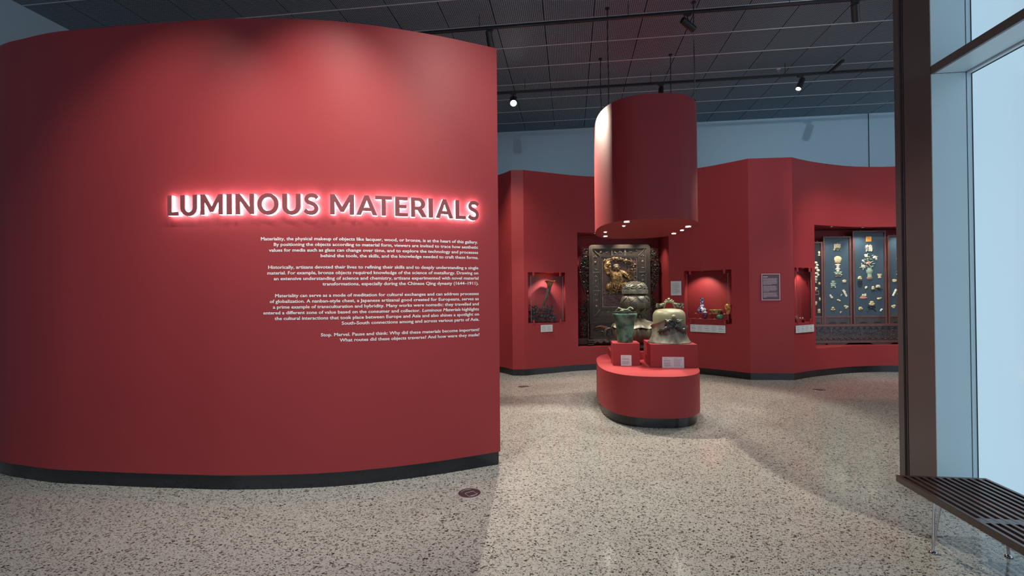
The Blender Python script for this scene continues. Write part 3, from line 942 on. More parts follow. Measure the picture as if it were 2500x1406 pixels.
# framed purple text plaque on the flat nose of the wall
PURPLE = mat('plaque_purple', (0.105, 0.060, 0.082), 0.5, nscale=5)
PINKW = mat('plaque_border', (0.62, 0.46, 0.52), 0.5, nscale=5)
PTXT = mat('plaque_text', (0.42, 0.33, 0.38), 0.5, nscale=5)
PHEAD = mat('plaque_heading', (0.80, 0.72, 0.76), 0.5, nscale=5)
sL, zt, _ = BACK.hit(1858, 668.5); sR, _, _ = BACK.hit(1903, 668.5); _, zb, _ = BACK.hit(1858, 733)
a = BACK.at(sL)[0]; b = BACK.at(sR)[0]; t = (b - a).normalized(); nn = Vector((t.y, -t.x)); c = (a + b) / 2 + nn * 0.012
w, h = (b - a).length, zt - zb
pl = thing('text_plaque', 'purple framed text plaque on the flat pier between the two small cases', 'plaque', (c.x, c.y, zb), math.atan2(t.y, t.x))
obj('board', MB().box((0, 0.004, h / 2), (w, 0.008, h)), PURPLE, pl)
bw = 0.011
mb = MB()
for (x0, x1, z0, z1) in ((-w / 2, w / 2, h - bw, h), (-w / 2, w / 2, 0, bw), (-w / 2, -w / 2 + bw, bw, h - bw), (w / 2 - bw, w / 2, bw, h - bw)):
    mb.box(((x0 + x1) / 2, -0.0015, (z0 + z1) / 2), (x1 - x0, 0.003, z1 - z0))
obj('border', mb, PINKW, pl)
mb = MB(); rr = random.Random(12)
def strip(mb, x0, x1, z0, z1, y=-0.0012): mb.add([(x0, y, z0), (x1, y, z0), (x1, y, z1), (x0, y, z1)], [(0, 1, 2, 3)])
lines = [0.175 + 0.0285 * i for i in range(9)] + [0.463 + 0.0285 * i for i in range(8)] + [0.715 + 0.0285 * i for i in range(7)]
short = {8: 0.45, 16: 0.32, 23: 0.16}
for i, f in enumerate(lines):
    L = short.get(i, rr.uniform(0.68, 0.82))
    x = -w / 2 + 0.09 * w
    end = x + L * w
    while x < end - 0.004:
        ww = min(rr.uniform(0.012, 0.034), end - x)
        strip(mb, x, x + ww, h * (1 - f) - 0.0045, h * (1 - f) + 0.0035)
        x += ww + 0.004
o = obj('print', mb, PTXT, pl); o['kind'] = 'stuff'
mb = MB(); x = -w / 2 + 0.09 * w
for ww in (0.014, 0.011, 0.012, 0.011, 0.006, 0.010):
    strip(mb, x, x + ww, h * 0.872, h * 0.897); x += ww + 0.0025
o = obj('heading', mb, PHEAD, pl); o['kind'] = 'stuff'

# ------------------------------------------------------------------ round floor box covers
COVER = mat('floor_cover_metal', (0.085, 0.062, 0.070), 0.35, 0.5, c2=(0.10, 0.075, 0.08), nscale=30)
RIMM = mat('floor_cover_rim', (0.50, 0.45, 0.47), 0.35, 0.4, nscale=10)
def floor_cover(u, v, label):
    p = on_floor(u, v)
    r = thing('floor_box_cover', label, 'floor cover', (p.x, p.y, 0), 0.6, 'round floor box covers')
    obj('lid', MB().lathe([(0.0, 0.003), (0.086, 0.003), (0.088, 0.0)], 32, caps=False), COVER, r)
    obj('rim', MB().lathe([(0.088, 0.0), (0.0885, 0.004), (0.098, 0.004), (0.100, 0.0)], 32, caps=False), RIMM, r)
    mb = MB()
    for (x0, y0, x1, y1) in ((-0.035, -0.055, 0.04, -0.055), (-0.035, -0.055, -0.035, 0.012), (-0.035, 0.012, 0.04, 0.012), (0.04, -0.055, 0.04, 0.012)):
        mb.tube([(x0, y0, 0.0035), (x1, y1, 0.0035)], 0.0018, 6)
    obj('flap_outline', mb, RIMM, r)
    mb = MB()
    mb.tube([(0.066 * math.cos(t), 0.066 * math.sin(t), 0.0035) for t in [0.9 + 1.5 * i / 14 for i in range(15)]], 0.002, 6)
    mb.tube([(0.066 * math.cos(t), 0.066 * math.sin(t), 0.0035) for t in [-1.9 + 1.2 * i / 14 for i in range(15)]], 0.002, 6)
    obj('groove_ring', mb, RIMM, r)
floor_cover(1146, 1204, 'round metal floor box cover just beyond the end of the curved text wall')
floor_cover(1278, 944, 'round metal floor box cover before the case of the horn cup')
floor_cover(2000, 952, 'round metal floor box cover before the inlaid folding screen')

# ceiling sprinkler
p = on_floor(1901, 168, CEIL_Z)
spk = thing('sprinkler_head', 'tiny white sprinkler head in the mesh ceiling beyond the drum', 'sprinkler', (p.x, p.y, CEIL_Z))
obj('cup', MB().lathe([(0.03, 0.0), (0.03, -0.006), (0.012, -0.012)], 14), VINYL, spk)
obj('deflector', MB().lathe([(0.006, -0.012), (0.006, -0.03), (0.016, -0.032), (0.016, -0.035)], 12), CHROME, spk)

# ------------------------------------------------------------------ slatted bench
SLAT = mat('bench_walnut', (0.040, 0.021, 0.018), 0.27, c2=(0.028, 0.015, 0.013), nscale=5, stretch=(14, 1.2, 14), contrast=(0.3, 0.7), bump=0.03, bscale=12, coat=0.2, spec=0.6)
BZ = 0.365
pL = on_floor(2187, 1159, BZ); pR = on_floor(2401, 1164, BZ)
BW = (pR - pL).length
BL = 1.85
bc = pL + AX * (BW / 2) - BX * (BL / 2)
bench = thing('slatted_bench', 'low dark slatted wooden bench with thin steel legs by the bright window', 'bench', (bc.x, bc.y, 0), -PHI)
NS = 12
pitch = BW / NS
sw = pitch * 0.50
src = None
SH = 0.042
for i in range(NS):
    x = -BW / 2 + sw / 2 + i * (BW - sw) / (NS - 1)
    if i in (0, NS - 1):
        s_ = obj('slat', MB().box((0, 0, 0), (sw, BL, SH), bev=0.002), SLAT, bench)
        s_.location = (x, 0, BZ - SH / 2)
    elif src is None:
        src = obj('slat', MB().box((0, 0, 0), (sw, BL - 0.004, SH), bev=0.002), SLAT, bench)
        src.location = (x, 0, BZ - SH * 0.5)
    else:
        share(src, 'slat', bench, (x, 0, BZ - SH * 0.5))
ybar = on_floor(2394, 1270, BZ)
yb = (ybar - bc).dot(BX)
for y, ww in ((BL / 2 - 0.012, 0.024), (yb, 0.055), (-yb, 0.055), (-BL / 2 + 0.012, 0.024)):
    o = obj('cross_bar', MB().box((0, 0, 0), (BW - 0.006, ww, SH * 0.78)), SLAT, bench)
    o.location = (0, y, BZ - SH * 0.4 - 0.0006)
f1 = (on_floor(2278, 1350) - bc); f2 = (on_floor(2457, 1356) - bc)
yl = f1.dot(BX)
for y in (yl, -yl):
    for x in (f1.dot(AX), f2.dot(AX)):
        l = obj('leg', MB().tube([(x, y + 0.0, 0.008), (x * 0.90, y + 0.020 * (1 if y > 0 else -1), BZ - SH * 0.8)], 0.0075, 10)
                .tube([(x, y, 0.02), (x * 0.84, y - 0.02, BZ - SH * 0.8)], 0.005, 10), CHROME, bench, True)
        obj('foot', MB().lathe([(0.017, 0.0), (0.020, 0.004), (0.018, 0.010), (0.009, 0.016)], 16, c=(x, y, 0)), CHROME, l, True)
    o = obj('leg_rail', MB().box((0, y, BZ - SH * 0.8 - 0.010), (BW * 0.9, 0.03, 0.02)), BLACK, bench)
# ------------------------------------------------------------------ carving helpers
def curl(mb, c, r, a0, turns, tr, n=10, seg=6, y=0.0, squash=1.0):
    """spiral tendril in the xz plane"""
    pts, rad = [], []
    for i in range(n):
        f = i / (n - 1)
        a = a0 + turns * 2 * PI * f
        rr = r * (1 - 0.8 * f)
        pts.append((c[0] + rr * math.cos(a), y + 0.3 * tr * math.sin(6 * f), c[1] + rr * math.sin(a) * squash))
        rad.append(tr * (1 - 0.55 * f))
    mb.tube(pts, rad, seg)
def leaf(mb, c, L, W, ang, y, th):
    pts = []
    M = Matrix.Translation((c[0], y, c[1])) @ Matrix.Rotation(ang, 4, 'Y')
    mb.ball((0, 0, 0), (L, th, W), 8, 6, M)
def smooth_line(pts, n=8):
    P = [Vector(p) for p in pts]
    P = [P[0] * 2 - P[1]] + P + [P[-1] * 2 - P[-2]]
    out = []
    for i in range(1, len(P) - 2):
        p0, p1, p2, p3 = P[i - 1:i + 3]
        for k in range(n):
            t = k / n
            out.append(0.5 * ((2 * p1) + (p2 - p0) * t + (2 * p0 - 5 * p1 + 4 * p2 - p3) * t * t + (3 * p1 - p0 - 3 * p2 + p3) * t ** 3))
    out.append(P[-2])
    return out
def taper(n, r0, r1, rm=None):
    if rm is None: return [r0 + (r1 - r0) * i / (n - 1) for i in range(n)]
    return [(r0 + (rm - r0) * 2 * i / (n - 1)) if i < n / 2 else (rm + (r1 - rm) * (2 * i / (n - 1) - 1)) for i in range(n)]
def limb(mb, pts, r0, r1, rm=None, seg=8, n=5):
    L = smooth_line(pts, n)
    mb.tube(L, taper(len(L), r0, r1, rm), seg)
    mb.ball(L[0], r0, 8, 6); mb.ball(L[-1], r1, 8, 6)

# ------------------------------------------------------------------ incense burner
BRZ = mat('bronze_olive', (0.120, 0.108, 0.072), 0.40, 0.35, c2=(0.042, 0.042, 0.036), nscale=9, contrast=(0.35, 0.7), bump=0.15, bscale=60)
BRZD = mat('bronze_dark', (0.040, 0.037, 0.032), 0.36, 0.6, c2=(0.075, 0.068, 0.055), nscale=14, bump=0.3, bscale=50)
BRZL = mat('bronze_pale', (0.155, 0.150, 0.100), 0.42, 0.3, c2=(0.060, 0.062, 0.048), nscale=11, bump=0.15, bscale=70)
k = 7.15 / FPX
burner = thing('incense_burner', 'tall dark bronze lidded incense burner on a lobed bowl, standing behind the vase and bell', 'incense burner',
               (at(1551.5, 851, 7.15).x, 7.15, PZ + 0.113), -PHI)
Z = lambda v: (851.5 - v) * k
W_ = lambda px: px * k
# foot and bowl
obj('foot', MB().lathe([(W_(30), 0.0), (W_(31), 0.012), (W_(26), 0.03), (W_(24), Z(838)), (W_(30), Z(834))], 40), BRZD, burner, True)
def ribs(r, z, t): return (r * (1 + 0.028 * math.cos(28 * t) * (1 if r > W_(36) else 0.2)), z)
prof = [(W_(24), Z(840)), (W_(38), Z(836)), (W_(50), Z(828)), (W_(55), Z(816)), (W_(56), Z(806)), (W_(54), Z(798)), (W_(50), Z(794))]
bowl = obj('bowl', MB().lathe(prof, 168, mod=ribs), BRZ, burner, True, 60)
def wave(r, z, t): return (r * (1 + 0.03 * math.cos(9 * t)), z + 0.012 * math.cos(9 * t + 0.6))
obj('lobed_collar', MB().lathe([(W_(50), Z(797)), (W_(56), Z(799)), (W_(57.5), Z(797)), (W_(53), Z(792)), (W_(40), Z(787)), (W_(26), Z(783)), (W_(22), Z(778))], 108, mod=wave), BRZ, burner, True, 60)
mb = MB()
for s in (-1, 1):
    L = smooth_line([(s * W_(52), 0, Z(806)), (s * W_(62), 0, Z(802)), (s * W_(71), 0, Z(808)), (s * W_(71), 0, Z(820)), (s * W_(64), 0, Z(829)), (s * W_(60), 0, Z(833))], 6)
    h_ = obj('handle', MB().tube(L, taper(len(L), 0.016, 0.020, 0.030), 10), BRZD, burner, True)
    obj('handle_scroll', MB().ball((s * W_(60), 0, Z(832)), 0.024, 10, 8), BRZD, h_, True)
# neck and petals
obj('neck', MB().lathe([(W_(22), Z(780)), (W_(17), Z(776)), (W_(15), Z(768)), (W_(19), Z(764)), (W_(30), Z(760))], 48), BRZD, burner, True)
prof = [(W_(18), Z(764)), (W_(27), Z(760)), (W_(33), Z(753)), (W_(35.3), Z(745)), (W_(35.6), Z(740)), (W_(34.5), Z(732)), (W_(31.5), Z(725)), (W_(27), Z(721)), (W_(25.5), Z(719))]
body = obj('globe_body', MB().lathe(prof, 64), BRZ, burner, True, 60)
# raised lappets round the shoulder
def surf(t, v, out=0.0):
    zz = Z(v)
    for (r0, z0), (r1, z1) in zip(prof, prof[1:]):
        if min(z0, z1) - 1e-6 <= zz <= max(z0, z1) + 1e-6:
            f = (zz - z0) / (z1 - z0) if abs(z1 - z0) > 1e-9 else 0
            return Vector(((r0 + (r1 - r0) * f + out) * math.cos(t), (r0 + (r1 - r0) * f + out) * math.sin(t), zz))
    return Vector((prof[-1][0] * math.cos(t), prof[-1][0] * math.sin(t), zz))
NL = 9
for i in range(NL):
    t0 = 2 * PI * (i + 0.25) / NL
    mb = MB()
    hw = PI / NL * 0.98
    # outline tube and slightly raised field
    out = [surf(t0 - hw, 722.5, 0.004)] + [surf(t0 - hw + hw * f, 722.5 + 12.5 * (f ** 0.8), 0.005) for f in (0.25, 0.5, 0.75, 0.92, 1.0)] + \
          [surf(t0 + hw - hw * f, 722.5 + 12.5 * (f ** 0.8), 0.005) for f in (0.92, 0.75, 0.5, 0.25)] + [surf(t0 + hw, 722.5, 0.004)]
    mb.tube(out, 0.0045, 6)
    lp = obj('lappet', mb, BRZD, body, True)
mb = MB()
# raised grid of inscription on the body
for i in range(34):
    t0 = PI * 1.02 + i * PI * 0.95 / 34
    for v in (737, 740.5, 744, 747.5, 751):
        if R.random() < 0.85:
            mb.ball(surf(t0, v, 0.001), (0.006, 0.006, 0.0085 * R.uniform(0.6, 1.0)), 6, 4)
ins = obj('raised_inscription', mb, BRZD, body, True); ins['kind'] = 'stuff'
NPET = 12
for i in range(NPET):
    t0 = 2 * PI * i / NPET
    P = [(W_(30), Z(756), -0.5), (W_(34.5), Z(757.5), -0.3), (W_(38), Z(754), 0.0), (W_(34.5), Z(757.5), 0.3), (W_(30), Z(756), 0.5)]
    mb = MB()
    hw = PI / NPET
    pts = [(W_(27), Z(765), -0.9 * hw), (W_(33), Z(760), -0.95 * hw), (W_(40.5), Z(751.5), 0), (W_(33), Z(760), 0.95 * hw), (W_(27), Z(765), 0.9 * hw), (W_(31), Z(761), 0)]
    V = [(r * math.cos(t0 + a), r * math.sin(t0 + a), z) for r, z, a in pts]
    V2 = [(x * 0.96, y * 0.96, z - 0.008) for x, y, z in V]
    mb.add(V + V2, [(0, 1, 5), (1, 2, 5), (2, 3, 5), (3, 4, 5), (4, 0, 5)] + [(6 + b, 6 + a, 11) for a, b in ((0, 1), (1, 2), (2, 3), (3, 4), (4, 0))] +
           [(0, 6, 7, 1), (1, 7, 8, 2), (2, 8, 9, 3), (3, 9, 10, 4), (4, 10, 6, 0)])
    obj('lotus_petal', mb, BRZL, burner)
# rim collar and pierced dome lid
obj('rim_collar', MB().lathe([(W_(25), Z(719)), (W_(29), Z(718)), (W_(31), Z(717)), (W_(31.3), Z(709)), (W_(30.5), Z(707)), (W_(28), Z(706.5)), (W_(27.5), Z(708))], 64), BRZL, burner, True, 50)
lid = obj('dome_lid', MB().lathe([(W_(28.5), Z(707.5)), (W_(27.5), Z(701)), (W_(24), Z(695)), (W_(18), Z(690.5)), (W_(10), Z(687.5)), (0.0, Z(686))], 64,
                                 mod=lambda r, z, t: (r * (1 + 0.03 * math.sin(7 * t + 40 * z)), z)), BRZ, burner, True, 60)
mb = MB()
for i in range(150):
    t0 = R.uniform(0, 2 * PI); f = R.uniform(0.0, 1.0)
    r = W_(28.5) * math.sqrt(max(0.02, 1 - f * f * 0.9)); z = Z(706) + (Z(687.5) - Z(706)) * f
    mb.ball((r * math.cos(t0), r * math.sin(t0), z), (R.uniform(0.008, 0.018), R.uniform(0.008, 0.018), R.uniform(0.006, 0.013)), 7, 5, lump=0.3)
for i in range(22):
    t0 = 2 * PI * i / 22
    P = []
    for j in range(9):
        f = j / 8
        tt = t0 + 0.28 * math.sin(5 * f + i); ff = 0.1 + 0.75 * f
        r = W_(29) * math.sqrt(max(0.05, 1 - ff * ff * 0.9)); P.append((r * math.cos(tt), r * math.sin(tt), Z(706) + (Z(687.5) - Z(706)) * ff))
    mb.tube(P, taper(9, 0.008, 0.003, 0.007), 6)
rel = obj('lid_relief', mb, BRZL, lid, True); rel['kind'] = 'stuff'

# ------------------------------------------------------------------ green bronze vase
GRN = mat('green_patina', (0.075, 0.175, 0.120), 0.40, 0.15, c2=(0.020, 0.040, 0.030), nscale=9, contrast=(0.44, 0.62), bump=0.10, bscale=30, coat=0.3)
GRNL = mat('green_bronze_pale', (0.17, 0.19, 0.12), 0.38, 0.4, c2=(0.09, 0.11, 0.075), nscale=20)
k = 6.45 / FPX
vase = thing('green_vase', 'green patinated flared bronze vase with a lizard on its rim', 'vase', (C1.x - 0.002, C1.y - 0.02, PZ + 0.296), -PHI)
Z = lambda v: (833.5 - v) * k
prof = [(0.0, 0.0), (W_(18.2), 0.0), (W_(18.9), 0.006), (W_(18.6), Z(826)), (W_(19.2), Z(815)), (W_(20.4), Z(802)), (W_(22.2), Z(790)), (W_(24.6), Z(780)), (W_(27.6), Z(772.5)),
        (W_(29.4), Z(767.5)), (W_(29.2), Z(764.5)), (W_(27.4), Z(762.5)), (W_(25), Z(762)), (W_(24), Z(764)), (W_(21), Z(775)), (0, Z(776))]
obj('body', MB().lathe(prof, 64, caps=False), GRN, vase, True, 50)
obj('dark_flange', MB().lathe([(W_(24.5), Z(763)), (W_(28.3), Z(761.2)), (W_(28.3), Z(760.2)), (W_(24), Z(760.6)), (W_(23.5), Z(763))], 64, caps=False), BRZD, vase, True)
mb = MB()
zr = Z(760)
L = smooth_line([(-0.135, -0.05, zr + 0.005), (-0.11, -0.06, zr + 0.030), (-0.085, -0.075, zr + 0.052), (-0.05, -0.09, zr + 0.038), (0.0, -0.105, zr + 0.030), (0.030, -0.105, zr + 0.036), (0.052, -0.10, zr + 0.058), (0.078, -0.095, zr + 0.052)], 5)
mb.tube(L, taper(len(L), 0.003, 0.014, 0.015), 8)
mb.ball((0.085, -0.095, zr + 0.046), (0.024, 0.014, 0.014), 10, 8, rot=Matrix.Rotation(0.5, 3, 'Y'))
for x, dx in ((-0.025, -0.018), (0.032, 0.022), (0.012, 0.03), (-0.045, -0.02)):
    limb(mb, [(x, -0.105, zr + 0.03), (x + dx, -0.122, zr + 0.022), (x + dx * 1.6, -0.115, zr + 0.004)], 0.008, 0.006)
obj('lizard', mb, GRNL, vase, True)

# ------------------------------------------------------------------ bronze bell with dragons
BELL = mat('bell_patina', (0.230, 0.225, 0.125), 0.45, 0.10, c2=(0.165, 0.172, 0.112), nscale=3.2, contrast=(0.35, 0.72), bump=0.06, bscale=40, stretch=(2.2, 2.2, 0.7), detail=6)
BELLS = mat('bell_skirt_patina_shading', (0.225, 0.215, 0.150), 0.48, 0.10, c2=(0.085, 0.095, 0.092), nscale=5.0, contrast=(0.35, 0.72), bump=0.06, bscale=40, stretch=(3.0, 3.0, 0.35), detail=6)  # grey patina streaks, with the shading of the folds painted in
k = 6.34 / FPX
bell = thing('bronze_bell', 'broad green-grey bronze bell with a dragon handle and dragons round its waist', 'bell', (C2.x, C2.y - 0.005, PZ + 0.300), -PHI)
Z = lambda v: (835 - v) * k
prof = [(W_(44), 0.0), (W_(37.0), Z(815)), (W_(37.0), Z(800)), (W_(38.4), Z(780)), (W_(38.2), Z(770)), (W_(36.0), Z(763)), (W_(32), Z(758)), (W_(26), Z(754.8)), (W_(15), Z(753.6)), (0.0, Z(753.4))]
obj('dome', MB().lathe(prof, 72, caps=False), BELL, bell, True, 60)
def edge_v(t):
    """height in pixels of the wavy upper edge of the leaf-like skirt"""
    return 787 + 9.5 * math.cos(2 * t + 0.35) + 2.0 * math.sin(5 * t + 0.6)
skirt = MB()
n, m = 120, 14
vs, fs = [], []
for i in range(n):
    t = 2 * PI * i / n
    vt = edge_v(t)
    for j in range(m):
        f = j / (m - 1)
        v = vt + (834.6 - vt) * f
        base = W_(39.6) + (W_(50.6) - W_(39.6)) * (max(0, (v - 806) / 28.6) ** 2.0)
        lip = W_(4.2) * math.exp(-((f) / 0.09) ** 2)
        fold = 1 + 0.012 * math.cos(14 * t + 0.5 * math.sin(3 * t)) * (1 - abs(2 * f - 1) ** 3)
        r = (base + lip) * fold
        vs.append((r * math.cos(t), r * math.sin(t), Z(v)))
for i in range(n):
    kx = (i + 1) % n
    for j in range(m - 1):
        fs.append((i * m + j, i * m + j + 1, kx * m + j + 1, kx * m + j))
skirt.add(vs, fs)
skirt.add([(0.985 * x, 0.985 * y, z) for x, y, z in vs], fs)
# close the two rims
o2 = len(vs)
skirt.f += [(i * m, ((i + 1) % n) * m, o2 + ((i + 1) % n) * m, o2 + i * m) for i in range(n)]
skirt.f += [(i * m + m - 1, ((i + 1) % n) * m + m - 1, o2 + ((i + 1) % n) * m + m - 1, o2 + i * m + m - 1) for i in range(n)]
obj('leaf_skirt', skirt, BELLS, bell, True, 50)
obj('base_lip', MB().lathe([(W_(50.6), 0.0), (W_(51.0), 0.004), (W_(50.4), 0.010), (W_(49), 0.010), (W_(47), 0.0)], 96), BRZL, bell, True)
# handle arch
ap = smooth_line([(-W_(13.5), 0, Z(755)), (-W_(10.5), 0, Z(746)), (-W_(7.5), 0, Z(738.5)), (-W_(2), 0, Z(736)), (W_(3.5), 0, Z(736)), (W_(9), 0, Z(738.5)), (W_(12.5), 0, Z(746)), (W_(16), 0, Z(755))], 6)
hd = obj('handle', MB().tube(ap, taper(len(ap), 0.010, 0.010, 0.019), 10), BELL, bell, True)
mb = MB()
mb.ball((-W_(0.5), -0.004, Z(730.8)), W_(3.7), 14, 10)
obj('pearl', mb, BELL, hd, True)
for x, v in ((-12.6, 742), (-9.8, 737.6), (-6.6, 733.8), (6.6, 733.4), (10.4, 736.6), (13.6, 741.6)):
    obj('crest_knob', MB().ball((W_(x), -0.004, Z(v)), (0.011, 0.010, 0.017), 8, 6), BELL, hd, True)
for s in (-1, 1):
    rr = random.Random(20 + s)
    mb = MB()
    cx = -22.5 if s < 0 else 26.0
    L = smooth_line([(W_(s * 11), 0, Z(741)), (W_(s * 15), -0.01, Z(743)), (W_(cx * 0.95), -0.01, Z(745)), (W_(cx * 1.18), -0.01, Z(747.5))], 5)
    mb.tube(L, taper(len(L), 0.014, 0.012, 0.022), 8)
    for q in range(26):
        x = cx + rr.uniform(-7, 7)
        mb.ball((W_(x), rr.uniform(-0.03, 0.03), Z(746 + rr.uniform(-3.5, 3.5) + 0.18 * (abs(x) - 20))), (rr.uniform(0.009, 0.019), rr.uniform(0.009, 0.017), rr.uniform(0.007, 0.014)), 7, 5, lump=0.4)
    for q in range(6):
        x0 = cx + s * rr.uniform(-4, 6)
        limb(mb, [(W_(x0), -0.02, Z(744)), (W_(x0 + s * 2), -0.035, Z(741.5 + rr.uniform(-1, 1))), (W_(x0 + s * rr.uniform(3, 6)), -0.03, Z(742 + rr.uniform(-2, 2)))], 0.005, 0.0025, seg=6, n=3)
    mb.tube([(W_(cx * 1.22), -0.012, Z(749)), (W_(cx * 1.19), -0.012, Z(756))], 0.003, 6)
    obj('handle_dragon', mb, GRNL, hd, True)
obj('front_pearl', MB().ball((W_(2.5), -W_(39.5), Z(771)), W_(4.6), 16, 12), BELL, bell, True)
def on_bell(px, v, out=0.0):
    """point on the front of the bell, px pixels right of its axis"""
    base = W_(40.5) + (W_(50.6) - W_(39.6)) * (max(0, (v - 806) / 28.6) ** 2.0) + out
    x = W_(px)
    return Vector((x, -math.sqrt(max(0.0004, base * base - x * x)), Z(v)))
DRG = mat('dragon_dark', (0.040, 0.045, 0.042), 0.35, 0.45, c2=(0.12, 0.125, 0.095), nscale=22, contrast=(0.45, 0.75), bump=0.2, bscale=60)
for s, hx, label in ((-1, -12, 'a'), (1, 15, 'b')):
    rr = random.Random(40 + s)
    mb = MB()
    body_pts = [(hx, 783), (hx - s * 1, 789), (hx - s * 5, 793), (hx + s * 1, 798), (hx + s * 7, 803), (hx + s * 13, 802), (hx + s * 16, 806), (hx + s * 20, 808)]
    L = smooth_line([on_bell(x, v, 0.012) for x, v in body_pts], 6)
    mb.tube(L, taper(len(L), 0.023, 0.008, 0.030), 8)
    for (x, v, dx, dv) in ((hx - s * 4, 792, -s * 7, 6), (hx + s * 6, 801, s * 3, 8), (hx + s * 2, 797, -s * 6, 7), (hx + s * 12, 802, s * 5, 9)):
        limb(mb, [on_bell(x, v, 0.014), on_bell(x + dx * 0.6, v + dv * 0.4, 0.026), on_bell(x + dx, v + dv, 0.012)], 0.014, 0.008, seg=6, n=4)
        for q in (-1.5, 0, 1.5):
            mb.tube([on_bell(x + dx, v + dv, 0.012), on_bell(x + dx + q, v + dv + 3, 0.012)], [0.004, 0.002], 5)
    obj('waist_dragon', mb, DRG, bell, True)
    mb = MB()
    mb.ball(on_bell(hx, 782, 0.024), (0.026, 0.026, 0.021), 10, 8, lump=0.4)
    mb.ball(on_bell(hx - s * 3.2, 783, 0.026), (0.013, 0.013, 0.010), 8, 6, lump=0.3)
    for q in range(11):
        ang = rr.uniform(0.1, 3.0)
        Lh = rr.uniform(4, 9)
        limb(mb, [on_bell(hx, 781, 0.016), on_bell(hx + 0.6 * Lh * math.cos(ang), 781 - 0.4 * Lh * math.sin(ang), 0.03), on_bell(hx + Lh * math.cos(ang) * 1.4, 781 - Lh * 0.7 * math.sin(ang) + 1, 0.022)], 0.009, 0.003, seg=6, n=3)
    obj('dragon_head', mb, GRNL, bell, True)
mb = MB()
for q in range(44):
    x = R.uniform(-16, 20); v = R.uniform(778, 800)
    mb.ball(on_bell(x, v, 0.004), (R.uniform(0.008, 0.016),) * 3, 7, 5, lump=0.5)
obj('wave_relief', mb, DRG, bell, True)

# ------------------------------------------------------------------ carved standing screen in the large niche
WOOD = mat('ebony_frame', (0.046, 0.036, 0.028), 0.40, c2=(0.028, 0.022, 0.018), nscale=6, stretch=(6, 6, 1), bump=0.12, bscale=60, spec=0.4)
WOODD = mat('ebony_carving', (0.030, 0.024, 0.019), 0.32, c2=(0.052, 0.041, 0.031), nscale=16, bump=0.15, bscale=60, spec=0.5)
PLUM = mat('lacquer_plum', (0.075, 0.036, 0.034), 0.36, c2=(0.050, 0.026, 0.026), nscale=5, bump=0.25, bscale=26)
GOLD = mat('gilt_wood', (0.400, 0.275, 0.110), 0.40, 0.40, c2=(0.110, 0.066, 0.030), nscale=22, contrast=(0.38, 0.62), bump=0.9, bscale=26, bdist=0.03)  # dark patches paint shaded crevices into the gilt
GOLDD = mat('gilt_rubbed', (0.235, 0.160, 0.085), 0.36, 0.45, c2=(0.070, 0.045, 0.028), nscale=18, contrast=(0.35, 0.65), bump=0.9, bscale=26, bdist=0.025)
ROSEB = mat('rosy_lacquer', (0.20, 0.075, 0.055), 0.4, c2=(0.13, 0.055, 0.045), nscale=10)
SILV = mat('grey_gilt', (0.18, 0.155, 0.12), 0.38, 0.3, c2=(0.085, 0.075, 0.06), nscale=20, bump=0.3, bscale=60)
DS = 9.78
k = DS / FPX
base0 = at(1517, 843, DS)
screen = thing('standing_screen', 'large dark carved wooden standing screen with a gilded relief figure in its panel', 'screen', (base0.x, DS, N1['z0']), 0.0)
X = lambda u: (u - 1517) * k
Z = lambda v: (843 - v) * k
def sbox(name, m, u0, u1, v0, v1, y0, y1, bev=0.0, parent=None):
    return obj(name, MB().box(((X(u0) + X(u1)) / 2, (y0 + y1) / 2, (Z(v0) + Z(v1)) / 2), (abs(X(u1) - X(u0)), y1 - y0, abs(Z(v0) - Z(v1))), bev=bev), m, parent or screen)
# outer frame: four rails, the top corners rounded
def frame_ring(u0, u1, v0, v1, w, y0, y1, rad, m, name, parent=None):
    def rr_(u0, u1, v0, v1, r):
        P = []
        for cx, cz, a in ((X(u1) - r, Z(v0) - r, 0), (X(u0) + r, Z(v0) - r, 90), (X(u0) + 0.004, Z(v1) + 0.004, 180), (X(u1) - 0.004, Z(v1) + 0.004, 270)):
            q = r if a < 180 else 0.004
            for i in range(7):
                t = math.radians(a + 90 * i / 6)
                P.append((cx + q * math.cos(t), cz + q * math.sin(t)))
        return P
    A, B = rr_(u0, u1, v0, v1, rad), rr_(u0 + w, u1 - w, v0 + w, v1 - w, max(0.004, rad - w * k))
    n = len(A)
    vs = [(x, y0, z) for x, z in A] + [(x, y0, z) for x, z in B] + [(x, y1, z) for x, z in A] + [(x, y1, z) for x, z in B]
    fs = []
    for i in range(n):
        j = (i + 1) % n
        fs += [(i, j, n + j, n + i), (2 * n + i, 3 * n + i, 3 * n + j, 2 * n + j), (i, 2 * n + i, 2 * n + j, j), (n + i, n + j, 3 * n + j, 3 * n + i)]
    return obj(name, MB().add(vs, fs), m, parent or screen, True, 35)
frame_ring(1439, 1588, 598, 783, 9.5, -0.055, 0.045, 8.5 * k, WOOD, 'outer_frame')
sbox('frame_ground', WOODD, 1447, 1580, 605, 776, -0.018, 0.030)
frame_ring(1465, 1561.5, 624.5, 756, 4.0, -0.045, 0.0, 0.006, WOOD, 'inner_frame')
frame_ring(1470.5, 1556.5, 629.5, 750.5, 2.0, -0.036, 0.0, 0.006, SILV, 'fillet')
sbox('panel_ground', PLUM, 1472, 1555, 631, 749, -0.022, -0.012)
